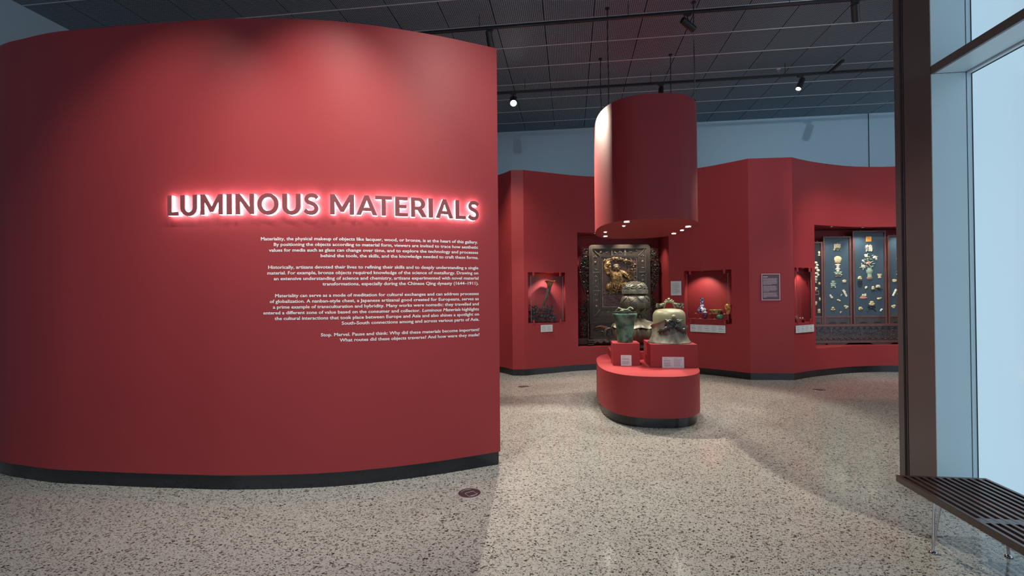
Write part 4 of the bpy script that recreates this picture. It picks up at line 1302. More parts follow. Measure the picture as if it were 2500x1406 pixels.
# dividing bars of the coffered border and mitre bars at the corners
for v in (664, 708.5):
    for u0, u1 in ((1449, 1465), (1561.5, 1578)):
        sbox('border_bar', SILV, u0, u1, v, v + 2.2, -0.034, -0.012)
for u in (1494, 1526):
    sbox('border_bar', SILV, u, u + 3.5, 607, 624.5, -0.034, -0.012)
for u in (1502, 1524):
    sbox('border_bar', SILV, u, u + 3.0, 756, 775, -0.034, -0.012)
for (u0, v0, u1, v1) in ((1449, 608, 1465.5, 624.5), (1578, 606.5, 1561, 624.5), (1449, 774.5, 1465.5, 756), (1578, 774.5, 1561, 756)):
    obj('mitre_bar', MB().tube([(X(u0), -0.03, Z(v0)), (X(u1), -0.03, Z(v1))], 0.009, 6), SILV, screen)
frame_ring(1448.5, 1578.5, 607.5, 775, 1.4, -0.032, -0.012, 0.004, SILV, 'border_fillet')
# little carved emblems in the coffers
EMB = [(1469, 615, 'd'), (1484, 616, 'l'), (1504, 616, 'l'), (1516, 616, 'f'), (1540, 615, 'l'), (1555.5, 611.5, 'd')]
EMB += [(1455, 627, 'f'), (1455.5, 641, 'd'), (1456, 657, 'l'), (1456, 675, 'f'), (1456.5, 687, 'd'), (1456.5, 700, 'f'), (1457, 719, 'f'), (1457, 733, 'l'), (1457, 747, 'd')]
EMB += [(1570.5, 625, 'f'), (1570.5, 640, 'd'), (1570.5, 655, 'l'), (1571, 674, 'f'), (1571, 686, 'd'), (1571, 700, 'f'), (1571.5, 719, 'f'), (1571.5, 733, 'l')]
EMB += [(1472, 762, 'l'), (1487, 762, 'f'), (1512, 764, 'l'), (1540, 763, 'f'), (1556, 763, 'd')]
for (u, v, ty) in EMB:
    mb = MB()
    if ty == 'd': mb.ball((X(u), -0.020, Z(v)), (3.4 * k, 0.012, 3.2 * k), 12, 8)
    elif ty == 'l':
        for q in range(4): mb.ball((X(u) + R.uniform(-3.4, 3.4) * k, -0.020, Z(v) + R.uniform(-1.6, 1.6) * k), (R.uniform(1.4, 2.6) * k, 0.010, R.uniform(0.8, 1.7) * k), 8, 6)
    else:
        for q in range(3): mb.ball((X(u) + (q - 1) * 2.6 * k, -0.020, Z(v) + (1.4 if q == 1 else -0.8) * k), (1.7 * k, 0.011, 1.6 * k), 8, 6)
    obj('carved_emblem', mb, SILV, screen, True)
# relief panel: seated figure, branch, clouds, rocks, water
def P3(u, v, y): return (X(u), y, Z(v))
mb = MB()
Y0 = -0.03
limb(mb, [P3(1497, 668, -0.05), P3(1504, 680, -0.075), P3(1510, 693, -0.06)], 9.5 * k, 12 * k, 12.5 * k, 14)
mb.ball(P3(1507, 685, -0.085), (12 * k, 0.055, 9 * k), 16, 10, lump=0.15)
mb.ball(P3(1494, 667, -0.06), (8 * k, 0.045, 6.5 * k), 12, 8, lump=0.3)
mb.ball(P3(1515, 667, -0.06), (7 * k, 0.04, 6 * k), 12, 8, lump=0.3)
limb(mb, [P3(1491, 667, -0.055), P3(1484, 661, -0.07), P3(1482, 650, -0.06), P3(1486, 641, -0.05), P3(1491, 637, -0.05)], 6.4 * k, 2.2 * k, 6.0 * k)
for q in range(34): mb.ball(P3(1484.5 + R.uniform(-6, 5), 655 + R.uniform(-11, 14), -0.115 + R.uniform(-0.015, 0.02)), (R.uniform(2, 4.2) * k, 0.028, R.uniform(1.1, 2.4) * k), 8, 6, lump=0.4, rot=Matrix.Rotation(R.uniform(-1, 1), 3, 'Y'))
limb(mb, [P3(1514, 666, -0.055), P3(1523, 668, -0.075), P3(1531, 677, -0.07), P3(1537, 683, -0.06)], 6.6 * k, 2.0 * k, 5.4 * k)
for q in range(22):
    f = R.random()
    mb.ball(P3(1513 + 18 * f + R.uniform(-3, 3), 665 + 11 * f + R.uniform(-4, 4), -0.115), (R.uniform(1.8, 3.6) * k, 0.028, R.uniform(1.0, 2.0) * k), 8, 6, lump=0.4, rot=Matrix.Rotation(R.uniform(0.2, 1.4), 3, 'Y'))
limb(mb, [P3(1499, 695, -0.065), P3(1487, 698, -0.08), P3(1487, 705, -0.065), P3(1497, 714, -0.05)], 7.5 * k, 3.0 * k, 6.4 * k)
limb(mb, [P3(1512, 695, -0.065), P3(1524, 695, -0.075), P3(1530, 702, -0.065), P3(1519, 710, -0.05)], 7.5 * k, 3.0 * k, 6.4 * k)
for q in range(60): mb.ball(P3(1509 + R.uniform(-24, 24), 700 + R.uniform(-8, 11), -0.115 + R.uniform(-0.02, 0.03)), (R.uniform(1.8, 4.6) * k, 0.026, R.uniform(0.8, 1.8) * k), 8, 6, lump=0.4, rot=Matrix.Rotation(R.uniform(-1.2, 1.2), 3, 'Y'))
for q in range(26): mb.ball(P3(1506 + R.uniform(-10, 10), 680 + R.uniform(-9, 9), -0.175 + R.uniform(-0.015, 0.02)), (R.uniform(1.2, 2.6) * k, 0.012, R.uniform(0.8, 1.6) * k), 7, 5, lump=0.4, rot=Matrix.Rotation(R.uniform(-1.2, 1.2), 3, 'Y'))
fig = obj('relief_figure', mb, GOLD, screen, True, 70)
mb = MB()
mb.ball(P3(1504, 656, -0.115), (6.0 * k, 0.055, 7.2 * k), 16, 12)
mb.ball(P3(1507.0, 658.5, -0.170), (1.0 * k, 0.012, 1.6 * k), 8, 6)
mb.ball(P3(1497.8, 658, -0.10), (1.3 * k, 0.015, 2.2 * k), 8, 6)
mb.tube([P3(1504, 664, -0.07), P3(1504, 668, -0.06)], 3 * k, 8)
obj('relief_head', mb, GOLDD, fig, True)
mb = MB()
mb.ball(P3(1504.2, 650.5, -0.095), (7.6 * k, 0.050, 5.2 * k), 16, 8)
mb.ball(P3(1511.5, 655, -0.075), (2.4 * k, 0.03, 4.0 * k), 8, 6)
obj('relief_hair', mb, SILV, fig, True)
mb = MB()
for i in range(14):                       # robe folds over the lap
    f = i / 13
    u0 = 1489 + 36 * f
    limb(mb, [P3(u0, 690 + 5 * math.sin(3 * f), -0.15), P3(u0 + R.uniform(-3, 3), 698, -0.155), P3(u0 + R.uniform(-7, 7), 708 + R.uniform(-2, 6), -0.10)], 1.7 * k, 0.9 * k, 2.1 * k, 6, 3)
for i in range(9):                        # collar and sleeve folds
    limb(mb, [P3(1494 + i * 2.4, 665, -0.15), P3(1499 + i * 1.9, 674 + R.uniform(-1, 2), -0.185), P3(1503 + i * 2.0, 687 + R.uniform(-2, 3), -0.18)], 1.0 * k, 0.8 * k, 1.5 * k, 5, 3)
obj('robe_folds', mb, GOLD, fig, True)
mb = MB()
for i in range(130):                      # arching branch with leaves at the top of the panel
    f = i / 129
    u = 1476 + 66 * f; v = 637 - 6 * math.sin(PI * min(1, f * 1.15)) + 3 * f + R.uniform(-2.5, 4)
    leaf(mb, (X(u), Z(v)), R.uniform(2.4, 5.0) * k, R.uniform(0.7, 1.5) * k, R.uniform(-1.1, 0.9), -0.045 + R.uniform(-0.02, 0.012), 0.010)
for i in range(12):
    u = R.uniform(1495, 1545)
    limb(mb, [P3(u, 634 + R.uniform(-2, 3), -0.04), P3(u + R.uniform(2, 6), 640, -0.05), P3(u + R.uniform(4, 12), 645 + R.uniform(-2, 4), -0.035)], 1.1 * k, 0.6 * k, None, 6, 3)
limb(mb, [P3(1478, 652, -0.03), P3(1480, 640, -0.045), P3(1492, 633, -0.05), P3(1510, 632, -0.045), P3(1535, 637, -0.04)], 2.2 * k, 1.2 * k, 2.4 * k, 8, 5)
obj('relief_branch', mb, GOLDD, screen, True)
mb = MB()
for i in range(60):                       # cloud scrolls to the right
    u = R.uniform(1530, 1552); v = R.uniform(647, 690)
    mb.ball(P3(u, v, -0.03), (R.uniform(1.6, 3.6) * k, 0.022, R.uniform(1.4, 2.8) * k), 9, 6, lump=0.3)
for i in range(8):
    curl(mb, (X(R.uniform(1532, 1550)), Z(R.uniform(650, 686))), 3.2 * k, R.uniform(0, 6), R.choice((-1.2, 1.2)), 0.9 * k, 12, 6, -0.055)
obj('relief_clouds', mb, GOLDD, screen, True)
mb = MB()
for i in range(60):                       # rocks and roots under the figure
    u = R.uniform(1476, 1535); v = 704 + R.uniform(0, 14)
    mb.ball(P3(u, v, -0.028), (R.uniform(2.5, 6.5) * k, 0.030, R.uniform(1.6, 3.4) * k), 9, 6, lump=0.5, rot=Matrix.Rotation(R.uniform(-0.5, 0.5), 3, 'Y'))
obj('relief_rocks', mb, WOODD, screen, True)
mb = MB()
for i in range(14):                       # flowing water lines
    v = 720 + 2.0 * i + R.uniform(-1, 1)
    u = 1475 + R.uniform(0, 8)
    pts = [P3(u + j * 6.2, v + 2.2 * math.sin(j * 0.9 + i) - 0.1 * i * j * 0.2 + 0.6 * j, -0.024) for j in range(7 + (i % 4))]
    pts = [p for p in pts if p[0] < X(1552)]
    L = smooth_line(pts, 3); mb.tube(L, taper(len(L), 0.6 * k, 0.5 * k, 1.3 * k), 6)
limb(mb, [P3(1500, 726, -0.03), P3(1512, 733, -0.045), P3(1522, 739, -0.04), P3(1536, 746, -0.03)], 1.0 * k, 1.8 * k, 1.6 * k)
obj('relief_water', mb, PLUM, screen, True)
mb = MB()
for i in range(9): mb.ball(P3(1479 + R.uniform(-3, 3.5), 715 + R.uniform(-4, 4), -0.035), (R.uniform(1.2, 2.4) * k, 0.02, R.uniform(1.2, 2.2) * k), 8, 6)
for i in range(7): mb.ball(P3(1516 + R.uniform(-4, 4), 728 + R.uniform(-3, 3), -0.035), (R.uniform(1.2, 2.2) * k, 0.018, R.uniform(1.0, 1.8) * k), 8, 6)
obj('relief_blossom', mb, ROSEB, screen, True)
# openwork wings left and right of the frame
for s, name in ((-1, 'l'), (1, 'r')):
    rr = random.Random(60 + s)
    mb = MB()
    ue = 1440 if s < 0 else 1587.5
    def rim(v):      # outward reach in pixels
        f = (v - 606) / 104.0
        return 23.5 * max(0.0, math.sin(PI * min(1, max(0, 0.10 + 0.84 * f)))) ** 0.55
    for q in range(430):
        v = rr.uniform(608, 712); w_ = rim(v)
        uu = rr.uniform(-1, w_)
        mb.ball((X(ue + s * uu), rr.uniform(-0.04, 0.03), Z(v)), (rr.uniform(0.9, 2.9) * k, rr.uniform(0.010, 0.025), rr.uniform(0.8, 1.8) * k), 7, 5,
                rot=Matrix.Rotation(rr.uniform(0, PI), 3, 'Y'), lump=0.3)
    for q in range(16):
        v = rr.uniform(612, 706)
        curl(mb, (X(ue + s * rr.uniform(2, max(3, rim(v) - 2))), Z(v)), rr.uniform(2.5, 5.0) * k, rr.uniform(0, 6), rr.choice((-1.1, 1.1)), 1.0 * k, 12, 6, -0.02)
    for q in range(9):
        v = rr.uniform(616, 700)
        leaf(mb, (X(ue + s * rr.uniform(5, max(6, rim(v) - 4))), Z(v)), rr.uniform(4, 6.5) * k, rr.uniform(1.4, 2.2) * k, rr.uniform(-1.2, 1.2), -0.02, 0.014)
    L = smooth_line([(X(ue + s * (rim(v) - 0.5)), 0, Z(v)) for v in range(608, 714, 8)], 3)
    mb.tube(L, 1.2 * k, 6)
    L = smooth_line([(X(ue + s * rim(708)), 0, Z(708)), (X(ue + s * 9), 0, Z(718)), (X(ue + s * 2), 0, Z(724))], 4)
    mb.tube(L, [1.4 * k] * len(L), 6)
    o = obj('openwork_wing', mb, WOODD, screen, True); o['kind'] = 'stuff'
# posts with finials, lower side brackets
for s in (-1, 1):
    rr = random.Random(80 + s)
    up = 1436.5 if s < 0 else 1591
    mb = MB()
    prof = [(2.6, 843), (2.6, 836), (2.0, 833)]
    for v in range(826, 742, -12):
        prof += [(2.2, v + 6), (2.8, v + 3), (2.2, v), (1.6, v - 3), (2.2, v - 5)]
    prof += [(2.0, 738), (3.0, 735), (3.2, 731), (2.2, 729), (1.8, 727), (3.0, 725), (3.2, 722), (2.4, 719.5), (0.2, 718)]
    mb.lathe([(r * k, Z(v)) for r, v in prof], 14, c=(X(up), -0.02, 0))
    obj('turned_post', mb, WOODD, screen, True, 50)
    mb = MB()
    for q in range(260):
        v = rr.uniform(728, 822)
        f = (v - 726) / 96
        w_ = 6 + 19 * (f ** 0.6)
        uu = rr.uniform(2, w_)
        if uu > 3 + 24 * f ** 0.8 + 6: continue
        mb.ball((X(up + s * uu), rr.uniform(-0.04, 0.03), Z(v)), (rr.uniform(0.8, 2.2) * k, rr.uniform(0.008, 0.02), rr.uniform(0.7, 1.6) * k), 7, 5,
                rot=Matrix.Rotation(rr.uniform(0, PI), 3, 'Y'), lump=0.3)
    for q in range(12):
        v = rr.uniform(745, 815)
        curl(mb, (X(up + s * rr.uniform(5, 18)), Z(v)), rr.uniform(3, 5.5) * k, rr.uniform(0, 6), rr.choice((-1.1, 1.1)), 1.0 * k, 12, 6, -0.025)
    o = obj('side_bracket', mb, WOODD, screen, True); o['kind'] = 'stuff'
    u0, u1 = (up - 25, up) if s < 0 else (up, up + 25)
    sbox('bracket_rail', WOOD, u0, u1, 825, 840, -0.05, 0.04, 0.004)
# lower stage: two rails, carved stretcher panel, apron, scroll feet
sbox('lower_rail', WOOD, 1439, 1588, 783, 790.5, -0.065, 0.045, 0.006)
mb = MB()
for q in range(60):
    u = 1442 + q * 2.45
    mb.ball((X(u), -0.066, Z(786.8)), (1.5 * k, 0.006, 1.1 * k), 7, 5, rot=Matrix.Rotation(0.6, 3, 'Y'))
rc = obj('rail_carving', mb, WOODD, screen, True); rc['kind'] = 'stuff'
sbox('stretcher_ground', WOODD, 1441, 1586, 790, 820, -0.03, 0.03)
mb = MB()
for i in range(18):
    u = 1447 + R.uniform(0, 120); v = 800 + R.uniform(-5, 13)
    L = smooth_line([P3(u, v, -0.035), P3(u + 8, v + R.uniform(-4, 4), -0.055), P3(u + 18, v + R.uniform(-3, 3), -0.035)], 5)
    mb.tube(L, taper(len(L), 0.5 * k, 0.5 * k, R.uniform(1.5, 3.2) * k), 8)
o = obj('stretcher_waves', mb, WOODD, screen, True); o['kind'] = 'stuff'
mb = MB()
limb(mb, [P3(1450, 799, -0.04), P3(1464, 796, -0.065), P3(1480, 800, -0.06), P3(1492, 803, -0.045)], 0.8 * k, 0.8 * k, 3.2 * k, 8)
limb(mb, [P3(1465, 806, -0.04), P3(1478, 798, -0.06), P3(1492, 803, -0.05)], 0.8 * k, 0.8 * k, 2.6 * k, 8)
mb.ball(P3(1497, 797, -0.05), (7 * k, 0.04, 4.6 * k), 14, 8, lump=0.2)
obj('stretcher_beast', mb, ROSEB, screen, True)
sbox('bottom_rail', WOOD, 1439, 1588, 819, 826.5, -0.065, 0.045, 0.006)
mb = MB()
n = 60
vs, fs = [], []
for i in range(n + 1):
    u = 1446 + 135 * i / n
    vb = 836 + 2.2 * math.sin(i * 0.9) - 3 * math.sin(PI * i / n)
    for y in (-0.06, -0.035):
        vs += [(X(u), y, Z(826.5)), (X(u), y, Z(vb))]
for i in range(n):
    a = i * 4
    fs += [(a, a + 4, a + 5, a + 1), (a + 2, a + 3, a + 7, a + 6), (a, a + 2, a + 6, a + 4), (a + 1, a + 5, a + 7, a + 3)]
mb.add(vs, fs)
for i in range(40): curl(mb, (X(1449 + 3.3 * i), Z(830.5 + R.uniform(-1.2, 1.2))), 2.2 * k, R.uniform(0, 6), 0.9, 0.55 * k, 8, 5, -0.062)
obj('apron', mb, SILV, screen, True, 50)
for u in (1433, 1580):
    mb = MB()
    for j, (v, r) in enumerate(((829.5, 3.2), (834, 3.6), (839.5, 3.4))):
        mb.box((X(u + 7.5), -0.01, Z(v)), (15 * k, 0.24, 4.4 * k), bev=0.012)
    obj('scroll_foot', mb, WOOD, screen, True, 50)
# ------------------------------------------------------------------ lamps recessed in the niche ceilings
def niche_lamp(n, frac, inset, aim, power, angle, blend=0.7, color=WARM, rad=0.022):
    P, Q = n['P'], n['Q']
    i = min(len(P) - 1, max(0, int(round(frac * (len(P) - 1)))))
    d = (Q[i] - P[i]).normalized()
    p = P[i] + d * inset
    z = n['z1']
    ring = obj('niche_lamp', MB().lathe([(rad * 1.4, -0.008), (rad * 1.4, 0.0), (rad, 0.0), (rad, -0.008), (rad * 1.4, -0.008)], 18, c=(p.x, p.y, z), caps=False), BLACK, n['obj'])
    obj_lens = obj('niche_lamp_lens', MB().lathe([(0.0, -0.003), (rad, -0.003)], 18, c=(p.x, p.y, z), caps=False), LITSOFT, n['obj'])
    ld = bpy.data.lights.new('niche_beam', 'SPOT')
    ld.energy = power; ld.spot_size = math.radians(angle); ld.spot_blend = blend; ld.color = color; ld.shadow_soft_size = 0.015
    lo = bpy.data.objects.new('niche_beam', ld); col.objects.link(lo); lo.parent = n['obj']
    lo.location = (p.x, p.y, z - 0.016)
    dd = (Vector(aim) - lo.location).normalized()
    lo.rotation_euler = Vector((0, 0, -1)).rotation_difference(dd).to_euler()
def mid(n, f, depth, z):
    i = int(round(f * (len(n['P']) - 1)))
    q = n['P'][i].lerp(n['Q'][i], depth)
    return (q.x, q.y, z)
for f, pw in ((0.22, 30), (0.5, 34), (0.78, 26)):
    niche_lamp(N1, f, 0.05, mid(N1, f, 0.45, N1['z0'] + 0.9), pw, 95, 0.8)
niche_lamp(N2, 0.55, 0.09, mid(N2, 0.5, 0.95, N2['z0'] + 0.15), 18, 110, 0.6, NEUT)
niche_lamp(N2, 0.2, 0.04, mid(N2, 0.4, 0.5, N2['z0'] + 0.1), 7, 90, 0.8, NEUT, 0.015)
niche_lamp(N3, 0.45, 0.07, mid(N3, 0.42, 1.0, N3['z0'] + 0.30), 16, 100, 0.6)
niche_lamp(N4, 0.5, 0.06, mid(N4, 0.5, 1.0, N4['z0'] + 0.25), 9, 80, 0.6)
for f, pw in ((0.2, 19), (0.5, 21), (0.8, 19)):
    niche_lamp(N5, f, 0.06, mid(N5, f, 0.7, N5['z0'] + 0.8), pw, 100, 0.8, NEUT)

# ------------------------------------------------------------------ glazed small cases: panes with corner clips
def glazing(n, label, proud=0.012, clips=True):
    P0, P1 = n['P'][0], n['P'][-1]
    t = (P1 - P0).normalized(); nn = Vector((t.y, -t.x))
    w = (P1 - P0).length; h = n['z1'] - n['z0']
    c = (P0 + P1) / 2 + nn * proud
    r = thing('case_glazing', label, 'glass', (c.x, c.y, n['z0']), math.atan2(t.y, t.x))
    obj('pane', MB().box((0, 0.004, h / 2 - 0.02), (w * 0.86, 0.006, h - 0.10)), GLASS, r)
    ED = mat('glass_edge', (0.22, 0.22, 0.21), 0.2, nscale=10)
    for s in (-1, 1):
        obj('pane_edge', MB().box((s * w * 0.43, 0.004, h / 2 - 0.02), (0.004, 0.007, h - 0.10)), ED, r)
    for x in (-w * 0.36, w * 0.36):
        for z in (0.03, h - 0.035):
            obj('clip', MB().box((x, 0.006, z), (0.035, 0.022, 0.075), bev=0.003), RED, r)
    return r
g2 = glazing(N2, 'clear glass pane with red clips before the horn cup')
g3 = glazing(N3, 'clear glass pane with red clips before the small coloured vases')
g4 = glazing(N4, 'clear glass pane with red clips before the narrow case')
def in_niche(n, u, depth_frac=0.5):
    """point inside a niche on the pixel column u"""
    v = 720
    d = ray(u, v)
    s, _, kk = BACK.hit(u, v)
    i = min(range(len(n['P'])), key=lambda j: abs(n['P'][j].x / n['P'][j].y - d.x))
    dep = (n['Q'][i] - n['P'][i]).length
    return kk + dep * depth_frac * 0.9
# ------------------------------------------------------------------ horn cup on a root stand
HORN = mat('amber_horn', (0.42, 0.15, 0.018), 0.25, c2=(0.20, 0.06, 0.012), nscale=14, coat=0.4)
HORNC = mat('carved_horn', (0.120, 0.075, 0.030), 0.30, c2=(0.035, 0.026, 0.018), nscale=30, bump=0.5, bscale=60, coat=0.3)
ROOT = mat('black_root', (0.012, 0.011, 0.010), 0.25, c2=(0.030, 0.028, 0.026), nscale=25, bump=0.3, bscale=60, coat=0.3)
D2 = in_niche(N2, 1335, 0.5); k = D2 / FPX
zf = N2['z0'] + 0.0005
p = at(1326, 788, D2)
v0 = 703 + 8 - (1326 - 1250) * 0.0096 + (H - zf) / k       # pixel row of the case floor at this depth
X = lambda u: (u - 1326) * k
Z = lambda v: (v0 - v) * k
stand = thing('root_stand', 'black gnarled root-wood stand holding the amber horn cup', 'stand', (p.x, D2, zf))
rr = random.Random(5)
mb = MB()
for i in range(46):
    u = 1326 + rr.uniform(-30, 30); lim = 752 + 10 * abs((u - 1326) / 30) ** 1.5
    v = rr.uniform(lim, v0 - 2)
    mb.ball((X(u), rr.uniform(-0.10, 0.10), Z(v)), (rr.uniform(2.2, 5) * k, rr.uniform(0.02, 0.045), rr.uniform(1.8, 4) * k), 8, 6, lump=0.6, rot=Matrix.Rotation(rr.uniform(-1, 1), 3, 'Y'))
for i in range(34):
    u = 1326 + rr.uniform(-28, 26); v = rr.uniform(746, 772)
    a = rr.uniform(0, 2 * PI); L = rr.uniform(6, 12)
    limb(mb, [(X(u), rr.uniform(-0.1, 0.06), Z(max(v, 752))), (X(u + L * 0.5 * math.cos(a)), rr.uniform(-0.1, 0.06), Z(v + 3 * math.sin(a))), (X(u + L * math.cos(a)), rr.uniform(-0.1, 0.05), Z(min(v0 - 2, v + L * 0.7 * math.sin(a))))], 1.5 * k, 0.8 * k, 1.8 * k, 6, 4)
for s in (-1, 0, 1):
    mb.ball((X(1326 + 22 * s), 0, 0.012), (0.10, 0.08, 0.013), 12, 6, lump=0.3)
obj('root_wood', mb, ROOT, stand, True, 70)
cup = thing('horn_cup', 'tall curved carved horn cup with a flaring amber rim in the small case', 'cup', (p.x, D2 + 0.0, zf + Z(757)))
Zc = lambda v: Z(v) - Z(757)
line = smooth_line([(X(1326), 0, Zc(748)), (X(1329), 0, Zc(741)), (X(1333.5), 0, Zc(730)), (X(1337.5), 0, Zc(718)), (X(1341), 0, Zc(706)), (X(1342.5), 0, Zc(698))], 5)
rads = taper(len(line), 2.4 * k, 5.2 * k)
mb = MB().tube(line, rads, 14)
for i in range(150):
    j = rr.randrange(1, len(line)); a = rr.uniform(0, 2 * PI)
    q = line[j]
    mb.ball((q.x + rads[j] * math.cos(a), q.y + rads[j] * math.sin(a), q.z + rr.uniform(-0.01, 0.01)), (rr.uniform(0.005, 0.011),) * 3, 6, 4, lump=0.4)
obj('carved_stem', mb, HORNC, cup, True, 60)
prof = [(5.0, 700), (6.2, 696), (8.6, 691), (11.2, 688), (13.0, 686.2), (12.6, 685.6), (10.4, 687.5), (7.0, 691), (0, 694)]
obj('flared_rim', MB().lathe([(r * k, Zc(v)) for r, v in prof], 40, c=(X(1343.2), 0, 0), mod=lambda r, z, t: (r * (1 + 0.03 * math.cos(5 * t)), z + 0.006 * math.cos(3 * t)), caps=False), HORN, cup, True)

# ------------------------------------------------------------------ case of small vases
D3 = in_niche(N3, 1735, 0.55)
P0, P1 = N3['P'][0], N3['P'][-1]
t3 = (P1 - P0).normalized(); ang3 = math.atan2(t3.y, t3.x); n3 = Vector((t3.y, -t3.x))
c3 = (P0 + P1) / 2 + Vector(N3['vec']) * 0.5
w3 = (P1 - P0).length
def zpix(u, v, d): return at(u, v, d).z
z_low = zpix(1737, 778.5, D3 - 0.10); z_step = zpix(1737, 766, D3 + 0.03)
def case_box(name, label, along, back, w, d, h, z, m=RED):
    o = obj(name, MB().box((0, 0, h / 2), (w, d, h), bev=0.002), m)
    c = c3 + t3 * along - n3 * back
    o.location = (c.x, c.y, z); o.rotation_euler = (0, 0, ang3)
    return tag(o, label, 'riser')
case_box('case_plinth', 'red base block filling the floor of the case of small vases', 0.0, 0.0, w3 * 0.82, 0.34, z_low - N3['z0'] - 0.001, N3['z0'] + 0.001)
case_box('case_step', 'red raised step behind the small jars in the case', 0.045, 0.080, w3 * 0.70, 0.15, z_step - z_low, z_low + 0.0005)
def lathe_thing(name, label, cat, u, z, d, prof, m, kpx, parts=(), group=None, n=32):
    """profile in pixels (radius, height)"""
    p = at(u, 720, d)
    r = thing(name, label, cat, (p.x, d, z + 0.0008), 0.0, group)
    b = obj('body', MB().lathe([(a * kpx, b_ * kpx) for a, b_ in prof], n, caps=False), m, r, True, 50)
    for (nm, pr, mm) in parts:
        obj(nm, MB().lathe([(a * kpx, b_ * kpx) for a, b_ in pr], n, caps=False), mm, r, True, 50)
    return r
def depth_on(u, back):
    """depth of the line through the case at a given set-back, on pixel column u"""
    d = ray(u, 720)
    q = c3 - n3 * back
    # q + s*t3 = kk*d
    den = d.x * t3.y - d.y * t3.x
    return (q.x * t3.y - q.y * t3.x) / den
BLUEWHT = mat('blue_white_porcelain', (0.72, 0.74, 0.78), 0.15, c2=(0.035, 0.055, 0.26), nscale=26, contrast=(0.50, 0.56), coat=0.5)
YELLOWB = mat('yellow_green_porcelain', (0.66, 0.60, 0.20), 0.18, c2=(0.12, 0.26, 0.07), nscale=26, contrast=(0.50, 0.58), coat=0.5)
AMBERV = mat('amber_glaze', (0.72, 0.42, 0.12), 0.2, c2=(0.42, 0.10, 0.025), nscale=22, contrast=(0.44, 0.60), coat=0.5)
PURPG = mat('purple_glass', (0.120, 0.045, 0.085), 0.12, c2=(0.08, 0.03, 0.06), nscale=8, coat=0.6)
PURPW = mat('frosted_white_glass', (0.60, 0.56, 0.60), 0.25, nscale=12)
GREENJ = mat('green_glaze', (0.035, 0.200, 0.110), 0.15, c2=(0.10, 0.34, 0.21), nscale=14, coat=0.6)
TAG = mat('white_tag', (0.70, 0.62, 0.60), 0.5, nscale=12)
db = depth_on(1713, 0.080); kb = db / FPX
lathe_thing('bottle_vase', 'blue and white porcelain bottle vase with a tall neck in the small case', 'vase', 1713.5, z_step, db,
            [(0, 0), (5.5, 0), (6.2, 1), (10.2, 4.5), (11.4, 8), (10.4, 11), (6.6, 14), (4.4, 18), (3.7, 24), (3.7, 33), (4.2, 36.5), (4.4, 37.5), (3.2, 37.5), (3.0, 34), (0, 33)], BLUEWHT, kb,
            [('rim_band', [(4.25, 35.2), (4.5, 35.2), (4.5, 36.4), (4.25, 36.4)], mat('cobalt_band', (0.02, 0.03, 0.16), 0.2, nscale=9))])
db = depth_on(1746, 0.080); kb = db / FPX
lathe_thing('flared_bowl', 'yellow bowl with green sprigs and a flaring rim in the small case', 'bowl', 1746.5, z_step, db,
            [(0, 0.6), (8.2, 0.6), (8.2, 0), (9.2, 0), (9.6, 1.2), (12.2, 5), (14.6, 8.2), (16.8, 9.8), (16.2, 10.0), (13.6, 8.6), (10, 4), (0, 2)], YELLOWB, kb,
            [('foot_ring', [(8.6, -0.05), (9.5, -0.05), (9.7, 1.2), (9.2, 1.3)], YELLOWB)])
db = depth_on(1778, 0.080); kb = db / FPX
lathe_thing('amber_vase', 'orange patterned baluster vase with a short neck in the small case', 'vase', 1778.0, z_step, db,
            [(0, 0), (4.2, 0), (4.6, 1.5), (5.2, 6), (7.4, 14), (8.3, 19), (7.6, 22), (5.4, 24), (4.9, 25), (5.8, 26.6), (6.0, 27), (4.8, 27), (4.2, 24), (0, 23)], AMBERV, kb,
            [('neck_band', [(5.5, 23.6), (5.8, 24.2), (5.3, 25.2), (5.0, 24.8)], AMBERV)])
db = depth_on(1721, -0.090); kb = db / FPX
lathe_thing('purple_jar', 'small purple glass jar with a pale lid in front of the step', 'jar', 1721.0, z_low, db,
            [(0, 0), (3.2, 0), (3.6, 0.8), (5.4, 6), (6.2, 10), (5.6, 13), (4.4, 14.2), (0, 14.2)], PURPG, kb,
            [('pale_lid', [(4.6, 14.2), (5.0, 15), (3.8, 17), (1.4, 18.2), (1.8, 20), (1.0, 21.5), (0, 22)], PURPW)])
db = depth_on(1757, -0.090); kb = db / FPX
lathe_thing('green_jar', 'squat green glazed jar with a knobbed lid in front of the step', 'jar', 1757.0, z_low, db,
            [(0, 0), (5.0, 0), (5.6, 0.8), (7.8, 4), (8.0, 7), (6.8, 9.4), (4.6, 10.6), (0, 10.8)], GREENJ, kb,
            [('lid_knob', [(4.4, 10.6), (4.0, 11.6), (1.6, 12.2), (1.2, 12.8), (1.8, 13.4), (0, 14)], GREENJ)])
for i, (u, lo) in enumerate(((1698, 0), (1733.5, 0), (1768.0, 0), (1708.5, 1), (1743.5, 1))):
    d_ = depth_on(u, 0.014 if not lo else -0.155)
    p = at(u, 720, d_)
    z = z_low if lo else z_step
    o = obj('number_tag', MB().prism([(-0.016, 0), (0.016, 0), (0.014, 0.012), (-0.014, 0.012)], -0.004, 0.012), TAG)
    o.location = (p.x, d_, z + 0.001); o.rotation_euler = (0, 0, ang3)
    what = ['blue and white bottle vase', 'yellow flared bowl', 'orange baluster vase', 'purple jar', 'green jar'][i]
    tag(o, 'tiny white number tag beside the %s' % what, 'tag', 'number tags in the vase case')

